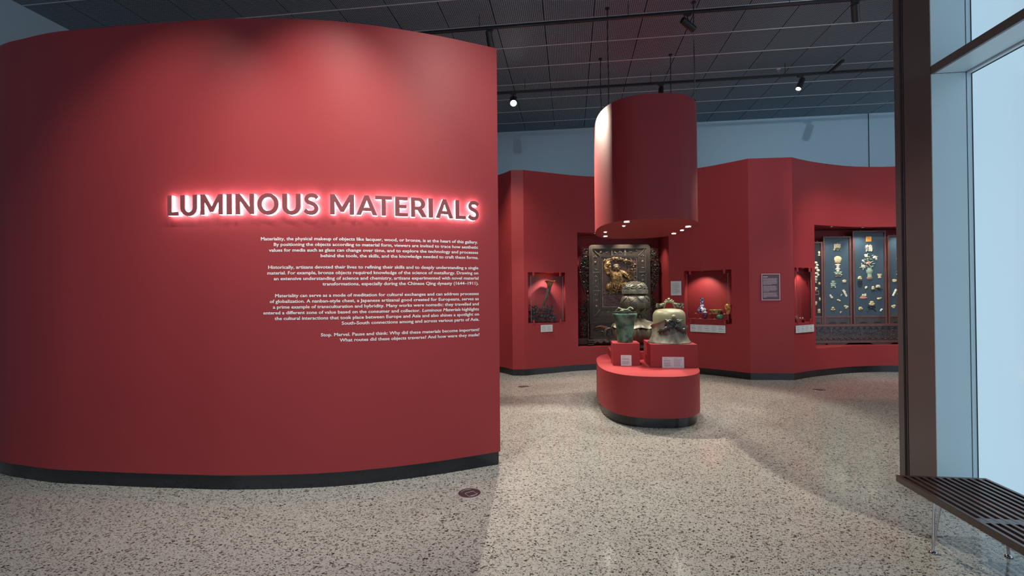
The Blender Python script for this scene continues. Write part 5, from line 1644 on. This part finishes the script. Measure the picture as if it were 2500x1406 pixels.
# ------------------------------------------------------------------ narrow case: small carved pieces on a stand
D4 = in_niche(N4, 1955, 0.5); k = D4 / FPX
p = at(1950, 780, D4)
r = thing('small_stand', 'low red stand in the narrow case carrying the little carvings', 'stand', (p.x + 0.02, D4, N4['z0'] + 0.001))
obj('top', MB().box((0, 0, 0.055), (0.16, 0.09, 0.012), bev=0.002), RED, r)
for x in (-0.065, 0.065):
    obj('leg', MB().box((x, 0, 0.0245), (0.014, 0.08, 0.049)), RED, r)
CARN = mat('carnelian', (0.60, 0.17, 0.05), 0.2, c2=(0.70, 0.36, 0.18), nscale=20, coat=0.4)
o = MB()
for i in range(7): o.ball((R.uniform(-0.02, 0.02), R.uniform(-0.01, 0.01), 0.013 + i * 0.0065), (R.uniform(0.011, 0.02), 0.014, 0.012), 9, 6, lump=0.4)
o = obj('carnelian_figure', o, CARN, None, True); o.location = (p.x - 0.035, D4, N4['z0'] + 0.0622)
tag(o, 'small orange carved stone figure in the narrow case', 'figurine')
PEARLM = mat('white_bead', (0.75, 0.70, 0.68), 0.2, nscale=9, coat=0.4)
for i in range(2):
    o = obj('white_bead', MB().ball((0, 0, 0.014), (0.014, 0.014, 0.014), 12, 8).lathe([(0.006, 0.024), (0.004, 0.032), (0, 0.033)], 10), PEARLM, None, True)
    o.location = (p.x + 0.020 + 0.045 * i, D4 - 0.01, N4['z0'] + 0.0622)
    tag(o, ['small white knobbed bead next to the orange figure in the narrow case', 'small white knobbed bead at the far end from the orange figure in the narrow case'][i], 'bead', 'white beads in the narrow case')

# ------------------------------------------------------------------ inlaid folding screen in the wide niche
ROSEW = mat('rosewood', (0.130, 0.052, 0.042), 0.30, c2=(0.075, 0.032, 0.028), nscale=5, stretch=(10, 10, 1), bump=0.08, bscale=50, coat=0.25)
ROSED = mat('rosewood_dark', (0.038, 0.027, 0.026), 0.32, c2=(0.060, 0.040, 0.036), nscale=8, bump=0.15, bscale=50, coat=0.2)
SLATE = mat('blue_slate_ground', (0.040, 0.072, 0.098), 0.34, c2=(0.034, 0.062, 0.086), nscale=3)
DARKG = mat('dark_ground', (0.012, 0.011, 0.014), 0.35, nscale=4)
JADE = mat('jade_cream', (0.60, 0.55, 0.34), 0.28, c2=(0.48, 0.42, 0.24), nscale=30, coat=0.3)
JADEG = mat('jade_green', (0.25, 0.35, 0.25), 0.28, c2=(0.36, 0.45, 0.36), nscale=25, coat=0.3)
JADEW = mat('jade_white', (0.70, 0.68, 0.55), 0.28, c2=(0.58, 0.55, 0.42), nscale=25, coat=0.3)
JADEB = mat('jade_brown', (0.30, 0.17, 0.10), 0.3, c2=(0.20, 0.11, 0.07), nscale=25, coat=0.3)
JADEP = mat('jade_pink', (0.50, 0.20, 0.16), 0.3, c2=(0.62, 0.36, 0.28), nscale=30, coat=0.3)
EBST = mat('dark_inlay_stand', (0.020, 0.022, 0.032), 0.3, nscale=20)
SEAL = mat('orange_seal', (0.75, 0.22, 0.03), 0.5, c2=(0.80, 0.30, 0.05), nscale=40)
SEALY = mat('seal_border', (0.75, 0.45, 0.14), 0.5, nscale=20)
D5 = 9.24; k = D5 / FPX
pc = at(2125, 843, D5)
fs_ = thing('folding_screen', 'wide rosewood folding screen with jade inlays on blue panels, on a carved base', 'screen', (pc.x, D5, N5['z0']), 0.0)
z_floor_v = 703 + 8 - (2125 - 1250) * 0.0096 + (H - N5['z0']) / k
X = lambda u: (u - 2125) * k
Z = lambda v: (z_floor_v - v - 0.0096 * 0) * k
def pbox(name, m, u0, u1, v0, v1, y0, y1, parent, bev=0.0, dx=0.0):
    return obj(name, MB().box(((X(u0) + X(u1)) / 2 - dx, (y0 + y1) / 2, (Z(v0) + Z(v1)) / 2), (abs(X(u1) - X(u0)), y1 - y0, abs(Z(v0) - Z(v1))), bev=bev), m, parent)
def leaf_panel(u0, u1, vtop, ground, yaw=0.0, hinge_u=None):
    """a leaf as one part (the ground board) with stiles, rails and inlays as its pieces"""
    hu = hinge_u if hinge_u is not None else u0
    M = Matrix.Translation((X(hu), 0, 0)) @ Matrix.Rotation(yaw, 4, 'Z') @ Matrix.Translation((-X(hu), 0, 0))
    g = obj('leaf', MB().box(((X(u0) + X(u1)) / 2, 0.012, (Z(vtop + 4) + Z(789)) / 2), (X(u1) - X(u0) - 4 * k, 0.016, Z(vtop + 4) - Z(789))), ground, fs_)
    g.matrix_local = M
    W = 4.4
    pbox('stile', ROSEW, u0, u0 + W, vtop, 790, -0.018, 0.026, g, 0.004)
    pbox('stile', ROSEW, u1 - W, u1, vtop, 790, -0.018, 0.026, g, 0.004)
    pbox('rail', ROSEW, u0 + W, u1 - W, vtop, vtop + 4.2, -0.018, 0.026, g, 0.004)
    pbox('rail', ROSEW, u0 + W, u1 - W, 770, 774.5, -0.018, 0.026, g, 0.004)
    pbox('lower_board', ROSED, u0 + W, u1 - W, 774.5, 790, -0.006, 0.02, g)
    for f in (0.27, 0.73):
        uu = u0 + W + (u1 - u0 - 2 * W) * f
        obj('apron_scallop', MB().prism([(X(uu + 9 * math.cos(a)), Z(788.4) + 3.0 * k * math.sin(a)) for a in [PI * i / 10 for i in range(11)]], -0.010, -0.004), DARKG, g)
    wdt = u1 - u0
    for f in (0.25, 0.75):
        uu = u0 + wdt * f
        obj('top_bracket', MB().box((X(uu), 0.0, Z(vtop) + 0.010), (0.030, 0.02, 0.020), bev=0.003), RED, g)
    return g
FIN = 0.010
def blobset(g, name, items, m):
    mb = MB()
    for (u, v, ru, rv) in items:
        mb.ball((X(u), 0.004 - 0.004, Z(v)), (ru * k, 0.016, rv * k), 10, 7, lump=0.25)
    return obj(name, mb, m, g, True, 70)
def glyph_inlay(g, ch, u, v, size_px, m):
    vs, fs = text_mesh(ch, 1.0, 0.012, 0.5, 2)
    lo, hi = vs.min(0), vs.max(0)
    s = size_px * k
    w = np.stack([(vs[:, 0] - (lo[0] + hi[0]) / 2) / (hi[1] - lo[1]) * s + X(u), np.where(vs[:, 2] > 0, -0.010, 0.006), (vs[:, 1] - (lo[1] + hi[1]) / 2) / (hi[1] - lo[1]) * s + Z(v)], 1)
    return obj('inlaid_character', MB().add(w.tolist(), fs), m, g)
# -- leaf with the round jade disc
def leaf_disc(g, du=0.0, mirror=None):
    q = (lambda u: u) if mirror is None else (lambda u: mirror - u)
    def B(name, items, m): return blobset(g, name, [(q(u) , v, a, b) for u, v, a, b in items], m)
    B('jade_disc', [(2048.5, 633, 9.6, 8.8)], JADE)
    B('disc_mount', [(2048.5, 641.5, 7.5, 1.4), (2043, 640, 2, 2), (2054, 640, 2, 2)], JADEB)
    B('jade_pedestal', [(2048.5, 645.3, 7.4, 2.0), (2048.5, 648.5, 4.4, 2.2), (2048.5, 652, 3.8, 2.5), (2048.5, 656, 6.4, 2.8), (2048.5, 660, 4.0, 2.5)], JADEW)
    B('jade_foliage', [(2041.5, 664.5, 3.2, 1.8), (2055.5, 664, 3.4, 1.8), (2048.5, 664, 4.0, 2.4), (2045, 668, 4.5, 2.4), (2053, 668, 4.5, 2.2), (2057, 670.5, 2.4, 1.7)], JADEG)
    B('pedestal_foot', [(2048.5, 673.5, 8.4, 1.4), (2043, 675, 2.0, 1.4), (2054, 675, 2.0, 1.4)], JADEB)
    B('jade_vessel', [(2036.5, 686, 5.2, 1.5), (2036.5, 688.4, 3.4, 1.8), (2036.5, 691.5, 7.6, 2.3), (2036.5, 695.5, 6.2, 4.0), (2032, 700.5, 1.6, 2.0), (2041, 700.5, 1.6, 2.0)], JADEG)
    B('jade_box', [(2064, 684.5, 5.6, 2.4), (2064, 687.5, 5.2, 2.0), (2060.6, 685.5, 2.2, 2.4)], JADE)
    g_ = B('jade_hook', [(2056.8, 718.5, 2.2, 1.6), (2055, 721, 1.5, 1.5)], JADEG)
    mb = MB(); mb.tube([(X(q(2060)), -0.004, Z(707)), (X(q(2068.5)), -0.004, Z(723))], [2.9 * k, 2.4 * k], 10, flat=0.5)
    mb.tube([(X(q(2061.7)), -0.006, Z(713)), (X(q(2066.0)), -0.006, Z(710.6))], 0.9 * k, 6)
    obj('jade_roll', mb, JADEW, g, True, 60)
    B('jade_leaf_dish', [(2030, 722, 3.4, 2.4), (2032.5, 725.3, 3.6, 2.8), (2029, 719.6, 2.0, 1.8)], JADEW)
    B('jade_slipper', [(2048, 731.5, 3.4, 2.0), (2051.5, 733.5, 3.0, 2.0)], JADE)
    B('jade_peaches', [(2065, 747, 3.4, 2.8), (2070, 748.5, 3.2, 2.8), (2067, 751.5, 3.2, 1.8)], JADE)
    B('jade_gourd', [(2035, 750.5, 3.6, 2.3), (2032, 754.5, 2.6, 1.8), (2038, 754.5, 2.8, 1.8)], JADE)
    B('gourd_base', [(2034.5, 757.6, 4.2, 1.0)], JADEB)
    B('jade_pebble', [(2054.5, 760.6, 2.2, 1.4), (2052.8, 763.0, 1.5, 1.2)], JADE)
ga = leaf_panel(2012, 2080.5, 576, SLATE)
leaf_disc(ga)
glyph_inlay(ga, '\u6176', 2047, 602.5, 17.5, JADE)
gc = leaf_panel(2084, 2166, 563, SLATE)
glyph_inlay(gc, '\u9db4', 2124.5, 605.5, 17.0, JADEW)
def C(name, items, m): return blobset(gc, name, items, m)
sq = pbox('seal', SEAL, 2118, 2130.5, 577.5, 589.5, -0.004, 0.006, gc)
mb = MB()
for (a, b, c_, d_) in ((2118, 2130.5, 577.5, 579), (2118, 2130.5, 588, 589.5), (2118, 2119.5, 579, 588), (2129, 2130.5, 579, 588)):
    mb.box(((X(a) + X(b)) / 2, -0.005, (Z(c_) + Z(d_)) / 2), (X(b) - X(a), 0.004, Z(c_) - Z(d_)))
obj('seal_border', mb, SEALY, gc)
C('flower_white', [(2118, 624.5, 4.2, 4.0), (2115.5, 622.5, 2.5, 2.2), (2120, 626.5, 2.4, 2.0)], JADEW)
C('flower_white', [(2139, 628, 5.0, 3.6), (2142, 631, 3.2, 2.4), (2136.5, 629.5, 2.6, 2.2)], JADEW)
C('flower_white', [(2110, 636, 3.0, 2.6), (2112, 638.5, 2.0, 1.8)], JADEW)
C('flower_white', [(2110.5, 650.5, 5.0, 4.6), (2108, 648, 2.6, 2.2), (2113, 653, 2.2, 2.2)], JADEW)
C('flower_pink', [(2123.5, 641.5, 5.8, 3.6), (2120, 643.5, 2.6, 2.2), (2127.5, 642, 2.4, 2.2), (2124.5, 645, 2.6, 1.6)], JADEP)
for (u, v, L, a) in ((2121, 620.5, 3.2, 0.6), (2125.5, 627.5, 2.8, -0.8), (2121.5, 631.5, 3.4, 0.3), (2130, 633, 4.2, -0.3), (2134, 623.5, 3.2, 0.5), (2145, 627, 2.4, -0.6), (2143, 634.5, 3.8, -0.1),
                     (2132, 639, 4.0, 0.4), (2135.5, 644, 4.4, 0.1), (2115, 633.5, 2.6, -1.2), (2114.5, 641.5, 2.6, 0.8), (2119, 650, 4.2, -0.4), (2132.5, 650.5, 4.4, 0.5), (2127, 649, 3.0, -1.0),
                     (2104, 652.5, 2.8, 0.2), (2110, 657, 2.4, 1.3), (2106.5, 644, 2.4, 1.1), (2122, 635.5, 3.0, -0.2)):
    mb = MB(); leaf(mb, (X(u), Z(v)), L * k, 1.25 * k, -a, -0.001, 0.009)
    obj('jade_leaf', mb, JADEG, gc, True)
def half_lathe(g, name, u, prof, m):
    mb = MB().lathe([(r * k, Z(v)) for r, v in prof], 24, c=(X(u), 0.004, 0), mod=None)
    mb.v = [(x, 0.004 + (y - 0.004) * 0.28, z) for x, y, z in mb.v]
    return obj(name, mb, m, g, True, 50)
half_lathe(gc, 'jade_vase', 2126, [(0, 676.5), (5.6, 676.5), (5.0, 672), (5.2, 669.5), (4.6, 668), (7.4, 666.5), (8.2, 662), (8.8, 659), (9.0, 658.4), (5.4, 658.0), (5.2, 654.5), (6.0, 653.2), (0, 653.2)], JADEG)
half_lathe(gc, 'vase_foot', 2126, [(0, 682), (6.5, 682), (7.6, 679.5), (7.8, 678), (5.8, 676.6), (0, 676.5)], JADEB)
half_lathe(gc, 'jade_bowl', 2150.5, [(0, 678.5), (4.4, 678.5), (3.0, 675.5), (5.0, 672.5), (6.4, 669), (6.6, 668.5), (0, 668.6)], JADE)
C('jade_fruit', [(2101.5, 677.0, 4.6, 3.4), (2099, 679.5, 3.0, 2.6), (2104, 680, 2.8, 2.6)], JADE)
mb = MB()
for (a, b, c_, d_) in ((2096.5, 686.4, 2107, 686.4), (2097, 686.4, 2097.4, 698), (2106.5, 686.4, 2106, 698), (2100, 687, 2103, 700), (2104, 687, 2100, 700), (2096.8, 692, 2106.2, 692), (2099, 700, 2104, 700)):
    mb.tube([(X(a), -0.002, Z(b)), (X(c_), -0.002, Z(d_))], 0.85 * k, 6)
obj('dark_stand', mb, EBST, gc, True)
C('jade_cicada', [(2117, 701, 3.0, 2.6), (2115.5, 703, 2.2, 2.2)], JADEW)
C('jade_gourds', [(2133.5, 701.5, 3.6, 3.0), (2133.5, 705, 4.2, 2.2)], JADE)
C('gourd_base', [(2134, 709, 4.2, 1.0), (2131, 711, 1.4, 1.0)], EBST)
C('jade_fungus', [(2146, 698.0, 5.4, 2.8), (2143, 701, 3.4, 1.8), (2149, 701, 3.2, 1.6)], JADE)
mb = MB()
for (a, b, c_, d_) in ((2145, 703, 2139, 710), (2147, 703, 2152, 711), (2146, 703, 2146.5, 709), (2150, 706, 2156, 706.5)):
    mb.tube([(X(a), -0.002, Z(b)), (X(c_), -0.002, Z(d_))], 0.9 * k, 6)
obj('fungus_stems', mb, EBST, gc, True)
C('jade_tray', [(2110, 727, 9.6, 2.6), (2109, 723.5, 6.0, 2.0)], JADEP)
half_lathe(gc, 'jade_cup', 2115, [(0, 722.5), (2.4, 722.5), (2.5, 716.5), (0, 716.5)], JADEW)
C('jade_ball', [(2109, 720, 2.8, 2.6)], JADEW)
C('jade_ruyi', [(2148.5, 728.5, 6.0, 1.9), (2146, 730.2, 3.0, 1.4), (2152, 727.6, 2.6, 1.5)], JADE)
C('ruyi_base', [(2149, 731.8, 4.4, 0.9)], JADEB)  # thin brown base under the ruyi
C('jade_citron', [(2130, 738.0, 5.0, 3.2), (2127, 742, 4.4, 2.6), (2133, 742, 4.6, 2.6), (2130, 744.6, 5.4, 1.4)], JADE)
mb = MB()
for s in (-1, 1):
    for (a, b, c_, d_) in ((0, 747, 8, 748), (4, 748, 5, 754), (5, 754, 11, 760), (1, 750, 6, 756), (8, 748, 9, 751)):
        mb.tube([(X(2129 + s * a), -0.002, Z(b)), (X(2129 + s * c_), -0.002, Z(d_))], 1.3 * k, 6)
mb.ball((X(2129), 0, Z(752)), (4.0 * k, 0.01, 3.0 * k), 10, 6, lump=0.4)
obj('dark_root_stand', mb, EBST, gc, True)
C('jade_pomegranate', [(2102, 751.5, 4.6, 3.2), (2099, 754.5, 2.4, 1.8), (2105.5, 753.5, 2.4, 2.0)], JADE)
C('pomegranate_base', [(2102, 757.0, 4.2, 1.0)], JADEB)
C('jade_shell', [(2154, 755.5, 3.2, 2.2), (2151.5, 758.5, 2.2, 2.4)], JADEW)
gd = leaf_panel(2169.5, 2238, 574, SLATE)
leaf_disc(gd, mirror=2012 + 2238.0)
mb = MB(); 
glyph_inlay(gd, '\u58fd', 2203, 602.5, 17.5, JADE)
# outer leaves, folded forward; their shade is painted in as a near-black ground
ge = leaf_panel(1960, 2011, 589, DARKG, yaw=0.0)
blobset(ge, 'jade_figure', [(2003, 616, 2.6, 4.0), (2003, 622, 3.2, 2.0)], JADE)
def EB(name, items, m): return blobset(ge, name, items, m)
EB('jade_tree', [(1995, 640, 4, 3), (1998, 646, 4, 3), (1996, 653, 5, 3.6), (2000, 659, 4.6, 3.4), (1996, 666, 5, 3.2), (2000, 670, 3, 3), (1994, 675, 5, 3)], JADEW)
EB('jade_vase', [(1994, 682, 4, 4), (1994, 688, 3, 2.2)], JADEG)
EB('jade_cup', [(2002.5, 691, 3.0, 3.6)], JADE)
EB('jade_fruit', [(1994, 702.5, 4.8, 3.0), (1992, 706, 3.4, 2.4)], JADEW)
mb = MB()
for (a, b, c_, d_) in ((1988, 709.5, 2000, 709.5), (2000, 709.5, 2000.5, 718), (1988, 718, 2000.5, 718)):
    mb.tube([(X(a), -0.002, Z(b)), (X(c_), -0.002, Z(d_))], 0.9 * k, 6)
obj('pale_stand', mb, JADEB, ge, True)
EB('jade_tablet', [(2003, 729, 2.0, 4.4)], JADEW)
EB('jade_box', [(1994, 738.5, 3.2, 4.4), (1992, 742, 3.0, 2.8)], JADE)
EB('jade_lion', [(2001, 755.0, 3.6, 2.6), (2001, 758.5, 4.2, 2.0), (2001, 762, 4.8, 1.0)], JADE)
gf = leaf_panel(2239.5, 2290, 589, DARKG, yaw=0.0)
blobset(gf, 'jade_tree', [(2263, 640, 4, 3), (2266, 648, 5, 4), (2264, 658, 6, 4), (2266, 668, 4, 4)], JADEW)
blobset(gf, 'jade_cup', [(2262, 700, 4, 4)], JADE)
# carved base
cb = pbox('base_cornice', ROSEW, 1964, 2288, 789.5, 795.5, -0.10, 0.06, fs_, 0.004)
pbox('base_cove', ROSED, 1968, 2284, 795.5, 801, -0.085, 0.05, fs_)
pbox('base_frieze', ROSED, 1968, 2284, 801, 819, -0.075, 0.05, fs_)
for u in (2022, 2096, 2168, 2240):
    pbox('frieze_stile', ROSEW, u, u + 2.2, 801, 819, -0.080, -0.07, fs_)
mb = MB(); rr = random.Random(9)
for i in range(420):
    u = rr.uniform(1970, 2282); v = rr.uniform(802.5, 817.5)
    mb.ball((X(u), -0.075, Z(v)), (rr.uniform(0.7, 1.9) * k, 0.006, rr.uniform(0.5, 1.1) * k), 6, 4, rot=Matrix.Rotation(rr.uniform(0, PI), 3, 'Y'))
for i in range(60):
    curl(mb, (X(1973 + i * 5.2), Z(810 + rr.uniform(-4, 4))), rr.uniform(2, 3.4) * k, rr.uniform(0, 6), 1.0, 0.5 * k, 8, 5, -0.078)
fc = obj('frieze_carving', mb, mat('frieze_blue_black', (0.035, 0.038, 0.046), 0.35, nscale=20), fs_, True); fc['kind'] = 'stuff'
mb = MB()
for i in range(22):
    u = 1972 + i * 14.6
    obj('lotus_drop', MB().prism([(X(u - 4.4), Z(801.5)), (X(u - 2.0), Z(798.5)), (X(u), Z(796.5)), (X(u + 2.0), Z(798.5)), (X(u + 4.4), Z(801.5))], -0.092, -0.080), DARKG, fs_)
pbox('base_torus', ROSED, 1966, 2286, 819, 822, -0.085, 0.05, fs_)
bead = None
for i in range(22):
    u = 1972 + i * 14.6
    mbx = MB(); curl(mbx, (X(u), Z(825.6)), 4.6 * k, 2.6, -0.9, 1.4 * k, 12, 6, -0.088, squash=0.6)
    mbx.ball((X(u + 7.2), -0.086, Z(825.6)), (2.4 * k, 0.012, 1.6 * k), 8, 6)
    obj('wave_scroll', mbx, ROSEW, fs_, True)
pbox('base_wave_ground', ROSED, 1966, 2286, 822, 830, -0.080, 0.05, fs_)
pbox('base_moulding', ROSEW, 1962, 2290, 830, 835, -0.11, 0.06, fs_, 0.006)
for u in (1985, 2035, 2143, 2250):
    w_ = 28
    poly = [(X(u - w_), Z(835)), (X(u + w_), Z(835)), (X(u + w_ * 0.8), Z(838)), (X(u + w_ * 0.5), Z(840)), (X(u + w_ * 0.4), 0.0), (X(u - w_ * 0.4), 0.0), (X(u - w_ * 0.5), Z(840)), (X(u - w_ * 0.8), Z(838))]
    obj('foot', MB().prism(poly, -0.10, 0.05), ROSED, fs_)
